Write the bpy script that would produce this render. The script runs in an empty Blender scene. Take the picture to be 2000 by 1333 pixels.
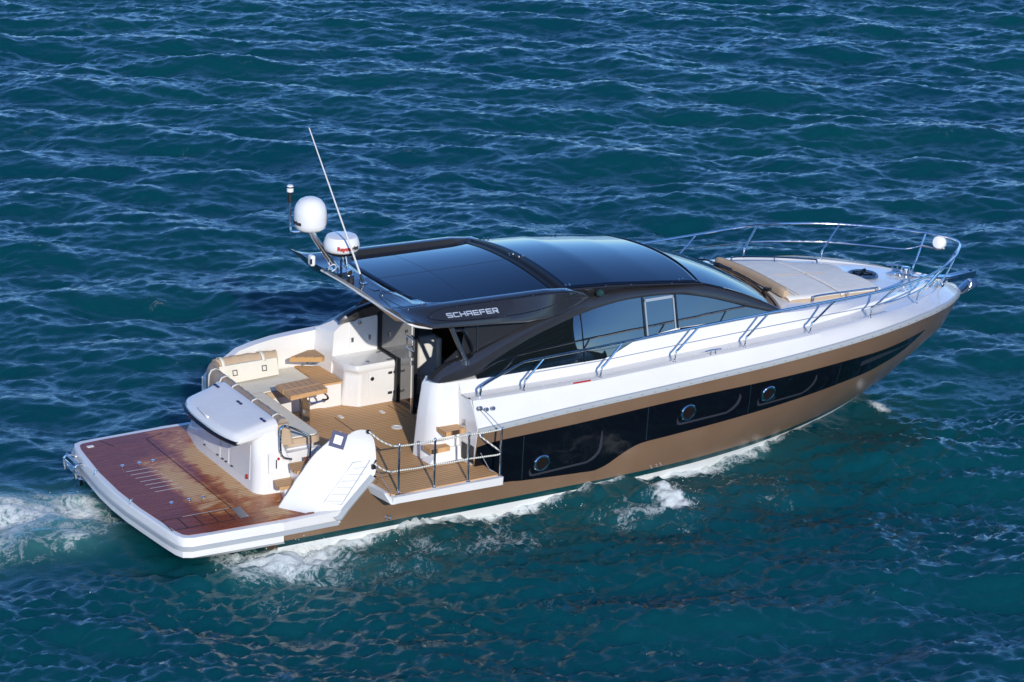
import bpy, bmesh, math, random
import numpy as np
from mathutils import Vector, Matrix
random.seed(7)
S = bpy.context.scene
C = S.collection
# ---------------------------------------------------------------- camera
CAM = (-14.44086, -34.82908, 15.94107); YAW, PITCH, ROLL, FPX = 1.02931, 0.3321, 0.03318, math.exp(8.59667)
def cam_axes():
    f = Vector((math.cos(YAW)*math.cos(PITCH), math.sin(YAW)*math.cos(PITCH), -math.sin(PITCH)))
    r = f.cross(Vector((0, 0, 1))).normalized(); u = r.cross(f)
    return (math.cos(ROLL)*r+math.sin(ROLL)*u, -math.sin(ROLL)*r+math.cos(ROLL)*u, f)
r_, u_, f_ = cam_axes()
cd = bpy.data.cameras.new('camera'); cam = bpy.data.objects.new('camera', cd); C.objects.link(cam)
cd.sensor_width = 36; cd.sensor_fit = 'HORIZONTAL'; cd.lens = FPX/2000*36; cd.clip_start = .5; cd.clip_end = 9000
cam.matrix_world = Matrix(((r_.x, u_.x, -f_.x, CAM[0]), (r_.y, u_.y, -f_.y, CAM[1]), (r_.z, u_.z, -f_.z, CAM[2]), (0, 0, 0, 1)))
S.camera = cam
# ---------------------------------------------------------------- sky and sun
SUN_EL = math.radians(23); sx, sy = -.305, -.952
W = bpy.data.worlds.new('World'); S.world = W; W.use_nodes = True
nt = W.node_tree; sky = nt.nodes.new('ShaderNodeTexSky'); sky.sky_type = 'NISHITA'; sky.sun_disc = False
sky.sun_elevation = SUN_EL; sky.sun_rotation = math.atan2(sx, sy); sky.air_density = .75; sky.dust_density = 0; sky.ozone_density = 8.5
nt.links.new(sky.outputs[0], nt.nodes['Background'].inputs[0]); nt.nodes['Background'].inputs[1].default_value = .15
sl = bpy.data.lights.new('sun', 'SUN'); sl.energy = 2.9; sl.angle = math.radians(.5); sl.color = (1, .94, .85)
so = bpy.data.objects.new('sun', sl); C.objects.link(so)
sd = Vector((sx*math.cos(SUN_EL), sy*math.cos(SUN_EL), math.sin(SUN_EL)))
so.rotation_euler = (-sd).to_track_quat('-Z', 'Y').to_euler(); so.location = (0, 0, 60)
S.view_settings.view_transform = 'Standard'; S.view_settings.look = 'None'; S.view_settings.exposure = .40; S.view_settings.gamma = 1
S.render.engine = 'CYCLES'; S.cycles.max_bounces = 8
# ---------------------------------------------------------------- materials
M = {}
def mat(n, col, rough=.4, metal=0, coat=0, ior=1.5, spec=None, **k):
    m = bpy.data.materials.new(n); m.use_nodes = True; b = m.node_tree.nodes['Principled BSDF']
    b.inputs['Base Color'].default_value = (*col, 1); b.inputs['Roughness'].default_value = rough
    b.inputs['Metallic'].default_value = metal; b.inputs['Coat Weight'].default_value = coat; b.inputs['Coat Roughness'].default_value = .04
    b.inputs['IOR'].default_value = ior; M[n] = m
    return m
class NB:
    """tiny node-building helper"""
    def __init__(s, m): s.t = m.node_tree; s.b = s.t.nodes.get('Principled BSDF')
    def n(s, ty, **k):
        o = s.t.nodes.new('ShaderNode'+ty)
        for a, v in k.items():
            if a[0] == 'i' and a[1:].isdigit(): s.put(o.inputs[int(a[1:])], v)
            else: setattr(o, a, v)
        return o
    def put(s, inp, v):
        if hasattr(v, 'is_output'): s.t.links.new(v, inp)
        elif hasattr(v, 'outputs'): s.t.links.new(v.outputs[0], inp)
        else: inp.default_value = v
    def math(s, op, a, b=0., c=0.): return s.n('Math', operation=op, i0=a, i1=b, i2=c)
    def obj(s): return s.n('TexCoord').outputs['Object']
    def sep(s, v): return s.n('SeparateXYZ', i0=v)
    def noise(s, v, scale, detail=3, rough=.55, dist=0):
        o = s.n('TexNoise'); s.put(o.inputs['Vector'], v); o.inputs['Scale'].default_value = scale; o.inputs['Detail'].default_value = detail
        o.inputs['Roughness'].default_value = rough; o.inputs['Distortion'].default_value = dist; return o.outputs[0]
    def map(s, v, sc): o = s.n('Mapping'); s.put(o.inputs[0], v); o.inputs['Scale'].default_value = sc; return o.outputs[0]
    def ramp(s, f, pts):
        o = s.n('ValToRGB'); s.put(o.inputs[0], f); e = o.color_ramp.elements
        while len(e) < len(pts): e.new(.5)
        for q, (p, c) in zip(e, pts): q.position = p; q.color = (*c, 1) if len(c) == 3 else c
        return o.outputs[0]
    def rng(s, v, a, b, c=0., d=1.): return s.n('MapRange', i0=v, i1=a, i2=b, i3=c, i4=d).outputs[0]
    def mix(s, f, a, b):
        o = s.n('Mix', data_type='RGBA'); s.put(o.inputs[0], f)
        s.put(o.inputs[6], a if hasattr(a, 'is_output') or hasattr(a, 'outputs') else (*a, 1)); s.put(o.inputs[7], b if hasattr(b, 'is_output') or hasattr(b, 'outputs') else (*b, 1)); return o.outputs[2]
    def bump(s, h, st, d=.01, inp='Normal'):
        o = s.n('Bump'); o.inputs['Strength'].default_value = st; o.inputs['Distance'].default_value = d; s.put(o.inputs['Height'], h); s.put(s.b.inputs[inp], o)
        return o
    def col(s, v): s.put(s.b.inputs['Base Color'], v)
    def rough(s, v): s.put(s.b.inputs['Roughness'], v)
def gel(n, col, rough=.22, coat=.5):
    m = mat(n, col, rough, 0, coat); b = NB(m); o = b.obj()
    k = b.noise(o, 1.3, 4); b.col(b.mix(b.rng(k, .35, .7), tuple(c*.96 for c in col), tuple(min(.86, c*1.02) for c in col)))
    b.rough(b.rng(b.noise(o, 9, 3), .3, .7, rough*.8, rough*1.3)); return m
gel('white', (.78, .77, .745)); gel('white_grip', (.74, .735, .715), .5, 0); gel('grey_trim', (.40, .43, .45), .35, .2)
m = mat('bronze', (.25, .155, .10), .34, .25, .5); b = NB(m); o = b.obj()
k = b.noise(o, 1.1, 5); st = b.noise(b.map(o, (3, 3, 14)), 3, 4); sp = b.noise(o, 26, 3, .7)
c = b.mix(b.rng(k, .3, .75), (.25, .150, .088), (.285, .178, .108)); c = b.mix(b.rng(st, .55, .8, 0, .22), c, (.30, .21, .15)); b.col(b.mix(b.rng(sp, .70, .74, 0, .5), c, (.5, .42, .34)))
b.rough(b.rng(k, .3, .7, .28, .42))
mat('boot_green', (.002, .045, .05), .3, 0, .3); mat('antifoul', (.72, .73, .70), .5)
m = mat('hull_glass', (.003, .004, .007), .045, 0, 0, 1.4); b = NB(m); o = b.obj()
b.rough(b.rng(b.noise(o, 3, 5, .7), .45, .75, .03, .12)); b.bump(b.noise(o, .7, 2), .05, .05)
m = mat('roof_glass', (.002, .003, .009), .03, 0, 0, 1.75); b = NB(m); b.bump(b.noise(b.obj(), .5, 2), .05, .04)
b.rough(b.rng(b.noise(b.obj(), 7, 4), .4, .8, .02, .08))
m = mat('side_glass', (.006, .008, .010), .015, 0, 0, 2.7); b = NB(m); b.bump(b.noise(b.obj(), .9, 2), .12, .03)
m = mat('tint_glass', (.03, .032, .036), .02, 0, 0, 2.2)
m = mat('dark_paint', (.022, .023, .027), .2, 0, .5); b = NB(m); o = b.obj(); b.col(b.mix(b.noise(o, 5, 4), (.021, .022, .026), (.028, .029, .033)))
mat('black_paint', (.006, .006, .008), .2, 0, .6); mat('black_matt', (.008, .008, .009), .5); mat('port_dark', (.012, .007, .006), .35); mat('frame_grey', (.30, .36, .42), .3); mat('rubber', (.015, .015, .016), .6)
m = mat('steel', (.72, .72, .73), .09, 1); NB(m).rough(NB(m).rng(NB(m).noise(NB(m).obj(), 12, 3), .3, .7, .05, .14))
mat('dull_steel', (.45, .45, .46), .3, 1); mat('brass', (.55, .38, .2), .25, 1)
mat('red', (.45, .02, .015), .4); mat('ink', (.02, .015, .018), .5); mat('blue', (.004, .016, .10), .5); mat('letter_metal', (.62, .70, .80), .25, .3)
mat('dome_white', (.80, .80, .79), .28, 0, .3); mat('lamp_glass', (.02, .05, .05), .05)
def fabric(n, col, w=1.0):
    m = mat(n, col, .75); b = NB(m); o = b.obj()
    k = b.noise(o, 4, 5); b.col(b.mix(b.rng(k, .3, .7), tuple(c*.93 for c in col), col))
    h = b.math('ADD', b.math('MULTIPLY', b.noise(o, 5, 4), w), b.math('MULTIPLY', b.noise(o, 160, 2), .08)); b.bump(h, .5, .02); return m
fabric('cream', (.76, .72, .61)); fabric('tan', (.50, .37, .245)); fabric('taupe', (.36, .285, .22), 2.2); fabric('pad_cream', (.84, .81, .73), 1.2)
def teak(n, wet):
    m = mat(n, (.5, .3, .15), .55, 0, 0); b = NB(m); o = b.obj(); s = b.sep(o)
    y = b.math('MULTIPLY', s.outputs[1], 1/.062); fr = b.math('FRACT', y); idn = b.math('FLOOR', y)
    line = b.rng(b.math('ABSOLUTE', b.math('SUBTRACT', fr, .5)), .405, .45)
    w = b.n('TexWhiteNoise', noise_dimensions='1D'); b.put(w.inputs['W'], idn)
    cv = b.n('CombineXYZ', i0=b.math('MULTIPLY', s.outputs[0], .9), i1=b.math('MULTIPLY', y, 2.6), i2=b.math('MULTIPLY', idn, 3.7))
    gr = b.noise(cv, 2.2, 6, .6)
    base = b.mix(b.rng(gr, .25, .75), (.50, .275, .115), (.70, .43, .205)); base = b.mix(b.rng(w.outputs['Value'], 0, 1, 0, .35), base, (.52, .27, .105))
    if wet:
        # the platform is still drying: soaked dark teak aft and outboard, pale dry patches inboard
        X, Y = s.outputs[0], s.outputs[1]
        def hump(v, c, w): d = b.math('DIVIDE', b.math('SUBTRACT', v, c), w); return b.math('MAXIMUM', b.math('SUBTRACT', 1., b.math('MULTIPLY', d, d)), -1.5)
        def least(*q):
            r = q[0]
            for k in q[1:]: r = b.math('MINIMUM', r, k)
            return r
        p1 = least(hump(X, .90, .24), hump(Y, -.25, 1.05)); p2 = least(hump(X, 1.62, .34), hump(Y, .15, 1.7)); p3 = least(hump(X, 1.62, .20), hump(Y, -1.72, .22))
        q = b.noise(b.map(o, (1.3, 2.6, 1)), 1.9, 7, .66, .7); streak = b.noise(b.map(o, (1.0, 17, 1)), 2, 4)
        dry = b.math('MAXIMUM', b.math('MAXIMUM', p1, p2), p3); dry = b.math('ADD', b.math('MULTIPLY', dry, .55), b.math('MULTIPLY', b.math('SUBTRACT', q, .56), 1.9)); dry = b.math('ADD', dry, b.math('MULTIPLY', b.math('SUBTRACT', streak, .5), .5))
        dm = b.rng(dry, .02, .26)
        wc = b.mix(b.rng(streak, .3, .7), (.165, .025, .009), (.30, .068, .018)); wc = b.mix(b.rng(dry, -.45, .0), wc, (.46, .15, .035))
        base = b.mix(dm, wc, b.mix(.35, base, (.74, .50, .28))); b.rough(b.rng(dm, 0, 1, .24, .6)); b.put(b.b.inputs['Specular IOR Level'], b.rng(dm, 0, 1, .24, .4))
    c = b.mix(line, base, (.05, .028, .016) if not wet else (.035, .014, .010)); b.col(c); b.bump(b.math('SUBTRACT', 1., line), .3, .003); return m
teak('teak', False); teak('teak_wet', True)
m = mat('table_wood', (.5, .28, .12), .55, 0, 0); b = NB(m); o = b.obj(); g = b.noise(b.map(o, (2, 18, 6)), 2.5, 6, .6)
b.col(b.mix(b.rng(g, .3, .7), (.52, .27, .105), (.68, .41, .19)))
mat('wood_edge', (.56, .32, .12), .4, 0, .2)
m = mat('rope', (.72, .70, .62), .8); b = NB(m); o = b.obj(); w = b.n('TexWave', bands_direction='X'); b.put(w.inputs[0], o); w.inputs['Scale'].default_value = 9; w.inputs['Distortion'].default_value = 1
b.col(b.mix(b.rng(w.outputs[1], .8, .95), (.72, .70, .62), (.10, .16, .10)))
mat('wire', (.5, .5, .5), .3, .8); mat('panel_blue', (.03, .034, .046), .35)
mat('interior_grey', (.10, .10, .11), .6); mat('slat_dark', (.035, .036, .04), .5)
# ---------------------------------------------------------------- geometry helpers
ROOT = None; OFF = Vector((7.5, 0, 0))
def link(name, me, mats, parent, smooth=True, ang=35):
    o = bpy.data.objects.new(name, me); C.objects.link(o)
    for q in (mats if isinstance(mats, (list, tuple)) else [mats]): me.materials.append(M[q])
    if smooth:
        me.polygons.foreach_set('use_smooth', [True]*len(me.polygons)); me.set_sharp_from_angle(angle=math.radians(ang))
    if parent is not None:
        o.parent = parent
        o.location = -OFF if parent is ROOT else (0, 0, 0)
    return o
def mods(o, bevel=0, seg=2, solid=0, off=0, sub=0):
    if solid: d = o.modifiers.new('thickness', 'SOLIDIFY'); d.thickness = solid; d.offset = off
    if bevel: d = o.modifiers.new('rounding', 'BEVEL'); d.width = bevel; d.segments = seg; d.limit_method = 'ANGLE'; d.angle_limit = math.radians(35)
    if sub: d = o.modifiers.new('subdivision', 'SUBSURF'); d.levels = d.render_levels = sub
    return o
def parts_of(mb):
    p = list(range(len(mb.v)))
    def find(i):
        while p[i] != i: p[i] = p[p[i]]; i = p[i]
        return i
    for f in mb.f:
        r = find(f[0])
        for i in f[1:]: p[find(i)] = r
    g = {}
    for f, m in zip(mb.f, mb.mi): g.setdefault(find(f[0]), []).append((f, m))
    out = []
    for L in g.values():
        q = MB(); ix = {}
        for f, m in L:
            for i in f:
                if i not in ix: ix[i] = len(q.v); q.v.append(mb.v[i])
            q.f.append([ix[i] for i in f]); q.mi.append(m)
        out.append(q)
    return out
class MB:
    def __init__(s): s.v = []; s.f = []; s.mi = []
    def add(s, v, f, mi=0):
        n = len(s.v); s.v += [tuple(q) for q in v]; s.f += [[n+i for i in q] for q in f]; s.mi += [mi]*len(f); return s
    def grid(s, rows, close=False, mi=0):
        nr, nc = len(rows), len(rows[0]); v = [p for r in rows for p in r]; f = []
        for i in range(nr-1):
            for j in range(nc if close else nc-1):
                k = (j+1) % nc; f.append([i*nc+j, i*nc+k, (i+1)*nc+k, (i+1)*nc+j])
        if callable(mi):
            n = len(s.v); s.v += [tuple(q) for q in v]; s.f += [[n+i for i in q] for q in f]
            w = nc if close else nc-1; s.mi += [mi(q//w) for q in range(len(f))]; return s
        return s.add(v, f, mi)
    def loft(s, rings, cap=True, mi=0):
        n = len(rings[0]); s.grid(rings, True, mi)
        if cap: s.add(rings[0], [list(range(n))[::-1]], mi); s.add(rings[-1], [list(range(n))], mi)
        return s
    def box(s, c, d, rz=0, mi=0, ry=0, rx=0):
        x, y, z = [q/2 for q in d]; R = Matrix.Rotation(rz, 3, 'Z') @ Matrix.Rotation(ry, 3, 'Y') @ Matrix.Rotation(rx, 3, 'X')
        P = [R @ Vector(q)+Vector(c) for q in ((-x, -y, -z), (x, -y, -z), (x, y, -z), (-x, y, -z), (-x, -y, z), (x, -y, z), (x, y, z), (-x, y, z))]
        return s.add(P, [(0, 3, 2, 1), (4, 5, 6, 7), (0, 1, 5, 4), (1, 2, 6, 5), (2, 3, 7, 6), (3, 0, 4, 7)], mi)
    def prism(s, poly, z0, z1, mi=0): return s.loft([[(x, y, z0) for x, y in poly], [(x, y, z1) for x, y in poly]], mi=mi)
    def plate(s, poly, n, t, mi=0):
        n = Vector(n).normalized()*t; return s.loft([[Vector(p) for p in poly], [Vector(p)+n for p in poly]], mi=mi)
    def tube(s, pts, r, seg=8, mi=0, smooth=0, closed=False):
        P = [Vector(p) for p in pts]
        if smooth: P = spline(P, smooth, closed)
        n = len(P); rings = []; up = None
        for i, p in enumerate(P):
            a = P[i-1] if (i > 0 or closed) else P[i]; c = P[(i+1) % n] if (i < n-1 or closed) else P[i]
            d = (c-a).normalized() if (c-a).length else Vector((0, 0, 1))
            if up is None: up = d.orthogonal().normalized()
            up = (up-d*up.dot(d)); up = up.normalized() if up.length > 1e-6 else d.orthogonal().normalized(); w = d.cross(up)
            rr = r(i/(n-1)) if callable(r) else r
            rings.append([p+(up*math.cos(2*math.pi*k/seg)+w*math.sin(2*math.pi*k/seg))*rr for k in range(seg)])
        if closed: rings.append(rings[0])
        return s.loft(rings, cap=not closed, mi=mi)
    def lathe(s, c, prof, seg=24, axis=(0, 0, 1), mi=0):
        q = Vector((0, 0, 1)).rotation_difference(Vector(axis).normalized()); c = Vector(c)
        rings = [[c+q @ Vector((max(r, 1e-4)*math.cos(2*math.pi*k/seg), max(r, 1e-4)*math.sin(2*math.pi*k/seg), z)) for k in range(seg)] for r, z in prof]
        return s.loft(rings, mi=mi)
    def each(s, name, mats, parent, **k): return [q.build(name, mats, parent, **k) for q in parts_of(s)]
    def build(s, name, mats, parent, smooth=True, ang=35, bevel=0, seg=2, solid=0, off=0, sub=0, weld=False):
        me = bpy.data.meshes.new(name); me.from_pydata(s.v, [], s.f); me.polygons.foreach_set('material_index', s.mi); me.update()
        bm = bmesh.new(); bm.from_mesh(me)
        if weld: bmesh.ops.remove_doubles(bm, verts=bm.verts, dist=1e-4)
        bmesh.ops.recalc_face_normals(bm, faces=bm.faces); bm.to_mesh(me); bm.free()
        return mods(link(name, me, mats, parent, smooth, ang), bevel, seg, solid, off, sub)
def spline(P, k, closed=False):
    out = []; n = len(P); rng = range(n if closed else n-1)
    for i in rng:
        p0 = P[i-1] if (i > 0 or closed) else P[0]; p1 = P[i]; p2 = P[(i+1) % n]; p3 = P[(i+2) % n] if (i+2 < n or closed) else P[-1]
        for j in range(k):
            t = j/k; out.append(.5*((2*p1)+(-p0+p2)*t+(2*p0-5*p1+4*p2-p3)*t*t+(-p0+3*p1-3*p2+p3)*t**3))
    if not closed: out.append(P[-1])
    return out
def ip(x, xs, ys): return float(np.interp(x, xs, ys))
def resamp(pts, n):
    P = [Vector(p) for p in spline([Vector(p) for p in pts], 8)]; L = [0]
    for a, c in zip(P, P[1:]): L.append(L[-1]+(c-a).length)
    out = []
    for i in range(n):
        t = L[-1]*i/(n-1); k = max(0, min(len(P)-2, int(np.searchsorted(L, t))-1)); f = (t-L[k])/max(1e-9, L[k+1]-L[k]); out.append(P[k].lerp(P[k+1], f))
    return out
def mir(p): return (p[0], -p[1], p[2])
def mirs(P): return [mir(p) for p in P]
def inset(poly, d):   # shrink a plan polygon (counter-clockwise)
    n = len(poly); out = []
    for i in range(n):
        p, a, c = Vector(poly[i]), Vector(poly[i-1]), Vector(poly[(i+1) % n]); e1 = (p-a).normalized(); e2 = (c-p).normalized()
        n1 = Vector((-e1.y, e1.x)); n2 = Vector((-e2.y, e2.x)); m = (n1+n2); m = m/max(.3, m.dot(n1)) if m.length > 1e-6 else n1; out.append(tuple(p+m*d))
    return out
def empty(name, loc, label, cat):
    o = bpy.data.objects.new(name, None); C.objects.link(o); o.location = loc; o['label'] = label; o['category'] = cat; o.empty_display_size = .3; return o
def tag(o, label, cat, **k):
    o['label'] = label; o['category'] = cat
    for a, v in k.items(): o[a] = v
    return o
def sub(name, parent): o = bpy.data.objects.new(name, None); return o
# ================================================================ THE YACHT
ROOT = empty('motor_yacht', OFF, 'bronze and white motor yacht with a black arched roof and wet teak stern platform', 'yacht')
# ---- hull lines
ZRX = [1.5, 4.71, 5.23, 6.11, 7, 7.93, 8.86, 9.82, 10.8, 11.76, 12.47, 13.17, 13.9, 14.6, 15.1, 15.4]; ZRZ = [1.42, 1.48, 1.51, 1.56, 1.6, 1.64, 1.69, 1.74, 1.81, 1.87, 1.9, 1.9, 1.85, 1.75, 1.62, 1.5]
zr = lambda x: ip(x, ZRX, ZRZ)
stem = lambda z: ip(z, [-.6, 0, .25, .67, 1.06, 1.5, 1.9], [12.2, 13.5, 14.05, 14.68, 15.19, 15.4, 15.42])
def hy(x, z):
    if z < .17:
        t = (z-.17)/1.3; B = 1.95+t*.35; x0, p, xs = 6, 2.5, stem(z)
    else:
        t = min(1.1, (z-.17)/(zr(x)-.17)); B = 1.95+.25*t; x0 = 6+3.5*t; p = 2.5+.8*t; xs = stem(z)
    u = max(0., min(1., (x-x0)/(xs-x0))); return B*(1-u**p)
TL = [0, .028, .07, .1, .2, .35, .5, .65, .8, .92, 1.0]
def hull_side(mb, sgn):
    if sgn < 0: st = [(1.55, .47), (2.0, .47), (2.42, .48), (2.75, .79), (3.0, 1.02), (3.04, 1.03), (3.05, .80), (3.9, .79), (4.655, .77), (4.66, None)]
    else: st = [(1.55, .47), (2.0, .47), (2.42, .48), (2.75, .85), (3.0, 1.2), (3.3, 1.42), (3.6, None), (4.66, None)]
    ss = []
    for x, z in st: ss.append((x, z))
    n = 74
    rows = []
    for x, z in ss:
        zt = zr(x) if z is None else z
        lev = [-.7, -.3, .0, .14, .235]+[.235+(zt-.235)*k/9 for k in range(1, 10)]
        rows.append([(x, sgn*hy(x, q), q) for q in lev])
    for i in range(1, n+1):
        s = i/n; s = 1-(1-s)**1.6; r = []
        for k in range(14):
            if k < 5: q0 = [-.7, -.3, .0, .14, .235][k]; xt = stem(q0); x = 4.66+(xt-4.66)*s; z = q0
            else:
                t = (k-4)/9; z = 0.; x = 10.
                zz = .235+(1.5-.235)*t; xt = stem(zz)
                x = 4.66+(xt-4.66)*s; z = .235+(zr(x)-.235)*t
            r.append((x, sgn*hy(x, z) if i < n else 0., z))
        rows.append(r)
    mb.grid(list(map(list, zip(*rows))), mi=lambda k: 2 if k < 3 else (1 if k == 3 else 0))
    return rows[0]
hb = MB(); a = hull_side(hb, -1); c = hull_side(hb, 1); hb.add(a+c[::-1], [list(range(len(a)+len(c)))], 0)
hull = hb.build('hull', ['bronze', 'boot_green', 'antifoul'], ROOT, ang=40)
# hull above the P-side rub line aft and grey rubbing strip
def strip(mb, sgn, x0, x1, off=.022, h=.085):
    sec = []
    for i in range(60):
        s = i/59; s = 1-(1-s)**1.5; x = x0+(x1-x0)*s; z = zr(x); y = hy(x, z) if i < 59 or x1 < 15.3 else 0.
        nx = .0 if x < 13 else (x-13)/2.4*.8
        c = [(0, -h*.45), (off, -h*.4), (off+.006, 0), (off, h*.5), (-.01, h*.62)]
        sec.append([(x+nx*d, sgn*(y+d*(1-nx*.6)), z+e) for d, e in c])
    mb.grid(sec)
rs = MB(); strip(rs, -1, 4.66, 15.39); strip(rs, 1, 3.2, 15.39); rub = rs.build('rub_rail', 'grey_trim', ROOT, ang=50)
sc = MB()
for i in range(46):
    x = 4.85+i*.22; y = hy(x, zr(x))+.03; sc.lathe((x, -y, zr(x)), [(.008, 0), (.008, .003), (.0, .004)], 8, (0, -1, 0))
sc.each('screw', 'dull_steel', rub)
# ---- hull window band (tinted)
BU = [(4.69, 1.225), (5.05, 1.27), (6.33, 1.31), (8.15, 1.40), (9.54, 1.44), (11.38, 1.49), (12.31, 1.47), (12.88, 1.475), (13.62, 1.50)]
BL = [(4.69, .555), (5.31, .52), (5.6, .49), (6.68, .43), (6.85, .43), (7.05, .49), (7.26, .61), (7.52, .73), (7.74, .77), (8.07, .79), (9.62, .89), (11.48, 1.01), (12.38, 1.06), (13.2, 1.22), (13.62, 1.49)]
def on_hull(x, z, d=.0): return (x, -(hy(x, z)+d), z)
bl = spline([Vector((x, z)) for x, z in BL], 5); bu = spline([Vector((x, z)) for x, z in BU], 5)
blx, blz = [p.x for p in bl], [p.y for p in bl]; bux, buz = [p.x for p in bu], [p.y for p in bu]
bandrows = []
for i in range(150):
    x = 4.67+(13.6-4.67)*i/149; z0, z1 = ip(x, blx, blz), ip(x, bux, buz); bandrows.append([on_hull(x, z0+(z1-z0)*k/14, .006) for k in range(15)])
band = MB().grid(bandrows).build('window_band', 'hull_glass', ROOT)
sm = MB()
for xa, za, xb, zb in ((5.47, 1.26, 5.54, .52), (7.66, 1.37, 7.71, .79), (9.55, 1.44, 9.61, .90), (11.38, 1.48, 11.47, 1.03)):
    sm.grid([[on_hull(xa+(xb-xa)*t/5-.006, za+(zb-za)*t/5, .008) for t in range(6)], [on_hull(xa+(xb-xa)*t/5+.006, za+(zb-za)*t/5, .008) for t in range(6)]])
sm.each('panel_seam', 'dull_steel', band)
def rr_poly(x0, x1, zf0, zf1, n=40, rad=.10):
    P = []
    for (cx_, cz_, a0) in ((x1, 1, 0), (x0, 1, 90), (x0, 0, 180), (x1, 0, 270)):
        for k in range(7):
            a = math.radians(a0+15*k); x = (x1-rad if cx_ == x1 else x0+rad)+rad*math.cos(a)
            zc = (zf1(x)-rad) if cz_ else (zf0(x)+rad); P.append((x, zc+rad*math.sin(a)))
    return P
for x0, x1, za, zb, zc, zd in ((5.64, 6.90, .535, .60, .99, 1.17), (8.22, 9.40, .95, 1.01, 1.33, 1.37), (9.74, 10.92, 1.005, 1.05, 1.38, 1.42)):
    bot = lambda x: za+(zb-za)*(x-x0)/(x1-x0)
    P = [(x0+.02, bot(x0)+.16), (x0, bot(x0)+.10), (x0+.02, bot(x0)+.02)]+[(x0+.08+(x1-.24-x0-.08)*k/8, bot(x0+.08+(x1-.24-x0-.08)*k/8)) for k in range(9)]+[(x1-.12, zb+.035), (x1-.03, zb+.12), (x1, zb+.22), (x1-.005, (zb+zd)/2+.06), (x1-.03, zd-.06)]
    Q = [(x0+.022, bot(x0)+.16), (x0+.02, bot(x0)+.11), (x0+.05, bot(x0)+.06)]+[(x0+.08+(x1-.24-x0-.08)*k/8, bot(x0+.08+(x1-.24-x0-.08)*k/8)+.035) for k in range(9)]+[(x1-.14, zb+.085), (x1-.08, zb+.145), (x1-.05, zb+.22), (x1-.05, (zb+zd)/2+.06), (x1-.045, zd-.06)]
    MB().grid([[on_hull(x, z, .012) for x, z in P], [on_hull(x, z, .016) for x, z in P], [on_hull(x, z, .014) for x, z in Q], [on_hull(x, z, .010) for x, z in Q]]).build('window_frame', 'panel_blue', band)
w = []
for i in range(14):
    t = i/13; w.append([on_hull(11.92+1.33*t, 1.27+.06*t+(.13-.10*abs(t-.35))*k/3*(1-t*.6), .009) for k in range(4)])
MB().grid(w).build('bow_pane', 'panel_blue', band)
for x, z in ((5.85, .745), (8.42, 1.155), (9.93, 1.215)):
    n_ = (Vector(on_hull(x, z+.05))-Vector(on_hull(x, z-.05))).cross(Vector(on_hull(x+.05, z))-Vector(on_hull(x-.05, z))).normalized()
    if n_.y > 0: n_ = -n_
    ph = MB().lathe(on_hull(x, z, .006), [(.135, 0), (.14, .018), (.13, .03), (.105, .026), (.10, .012)], 28, n_).build('porthole', 'steel', band)
    MB().lathe(on_hull(x, z, .024), [(.102, 0), (.10, .004), (.0, .006)], 24, n_).build('porthole_glass', 'port_dark', ph)
for x, z, r in ((3.31, .30, .05), (7.92, .27, .026), (8.02, .275, .026), (8.10, .28, .026)):
    MB().lathe(on_hull(x, z, -.01), [(r, 0), (r, .02), (r*.8, .03), (r*.6, .022), (r*.6, .0)], 18, (0, -1, .1)).build('drain_fitting', 'steel', hull)
# ---- moulded deck and cabin sides
GB = lambda x: 1.95*(1-max(0., min(1., (x-9.5)/5.55))**3.2)
GZ = lambda x: ip(x, [4.6, 4.83, 6.2, 6.91, 8.24, 9.54, 10.8, 12.08, 13.39, 14.0, 14.67, 15.06], [1.92, 1.91, 1.90, 1.90, 1.95, 1.99, 2.03, 2.06, 1.98, 1.92, 1.84, 1.76])
EX = [4.6, 7.25, 7.79, 8.56, 9.5, 10.55, 11.0, 12, 13, 14, 14.6, 14.8]
EY = lambda x: ip(x, EX, [1.585, 1.585, 1.535, 1.515, 1.495, 1.46, 1.44, 1.24, .95, .55, .2, 0])
EZ = lambda x: ip(x, EX, [2.05, 2.035, 2.235, 2.31, 2.285, 2.25, 2.22, 2.15, 2.05, 1.94, 1.86, 1.82])
FY = lambda x: ip(x, [4.6, 9.5, 11, 12, 13, 14, 14.6, 14.88], [1.665, 1.64, 1.60, 1.44, 1.12, .66, .28, 0])
def deck_side(mb, sgn):
    rows = [[] for _ in range(9)]; n = 90
    for i in range(n+1):
        s = i/n; s = 1-(1-s)**1.35; last = i == n
        def X(t): return 4.66+(t-4.66)*s
        x = X(15.39); rows[0].append((x, sgn*(0 if last else hy(x, zr(x))), zr(x)+.04))
        for k, (xt, dy, dz) in enumerate(((15.22, .5, .5), (15.08, .06, -.015), (15.06, .0, .0), (15.0, -.04, .004), (14.95, -.10, -.025))):
            x = X(xt); g = GB(x)
            if k == 0: x2 = X(15.25); yo = hy(x2, zr(x2)); y = yo+(g-yo)*.55+.02; z = zr(x2)+.04+(GZ(x)-zr(x2)-.04)*.52; x = x2
            else: y = g+dy; z = GZ(x)+dz
            rows[k+1].append((x, sgn*(0 if last else max(0, y)), z))
        x = X(14.90); rows[6].append((x, sgn*(0 if last else FY(x)), GZ(x)-.02))
        x = X(14.86); rows[7].append((x, sgn*(0 if last else max(0, FY(x)-.035)), GZ(x)+.05))
        x = X(14.80); rows[8].append((x, sgn*(0 if last else EY(x)), max(EZ(x), GZ(x)+.03) if x < 13.5 else EZ(x)+.02))
    mb.grid(rows)
    return [r[0] for r in rows]
dk = MB(); a = deck_side(dk, -1); c = deck_side(dk, 1)
deck = dk.build('deck_moulding', 'white', ROOT, ang=28)
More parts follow.
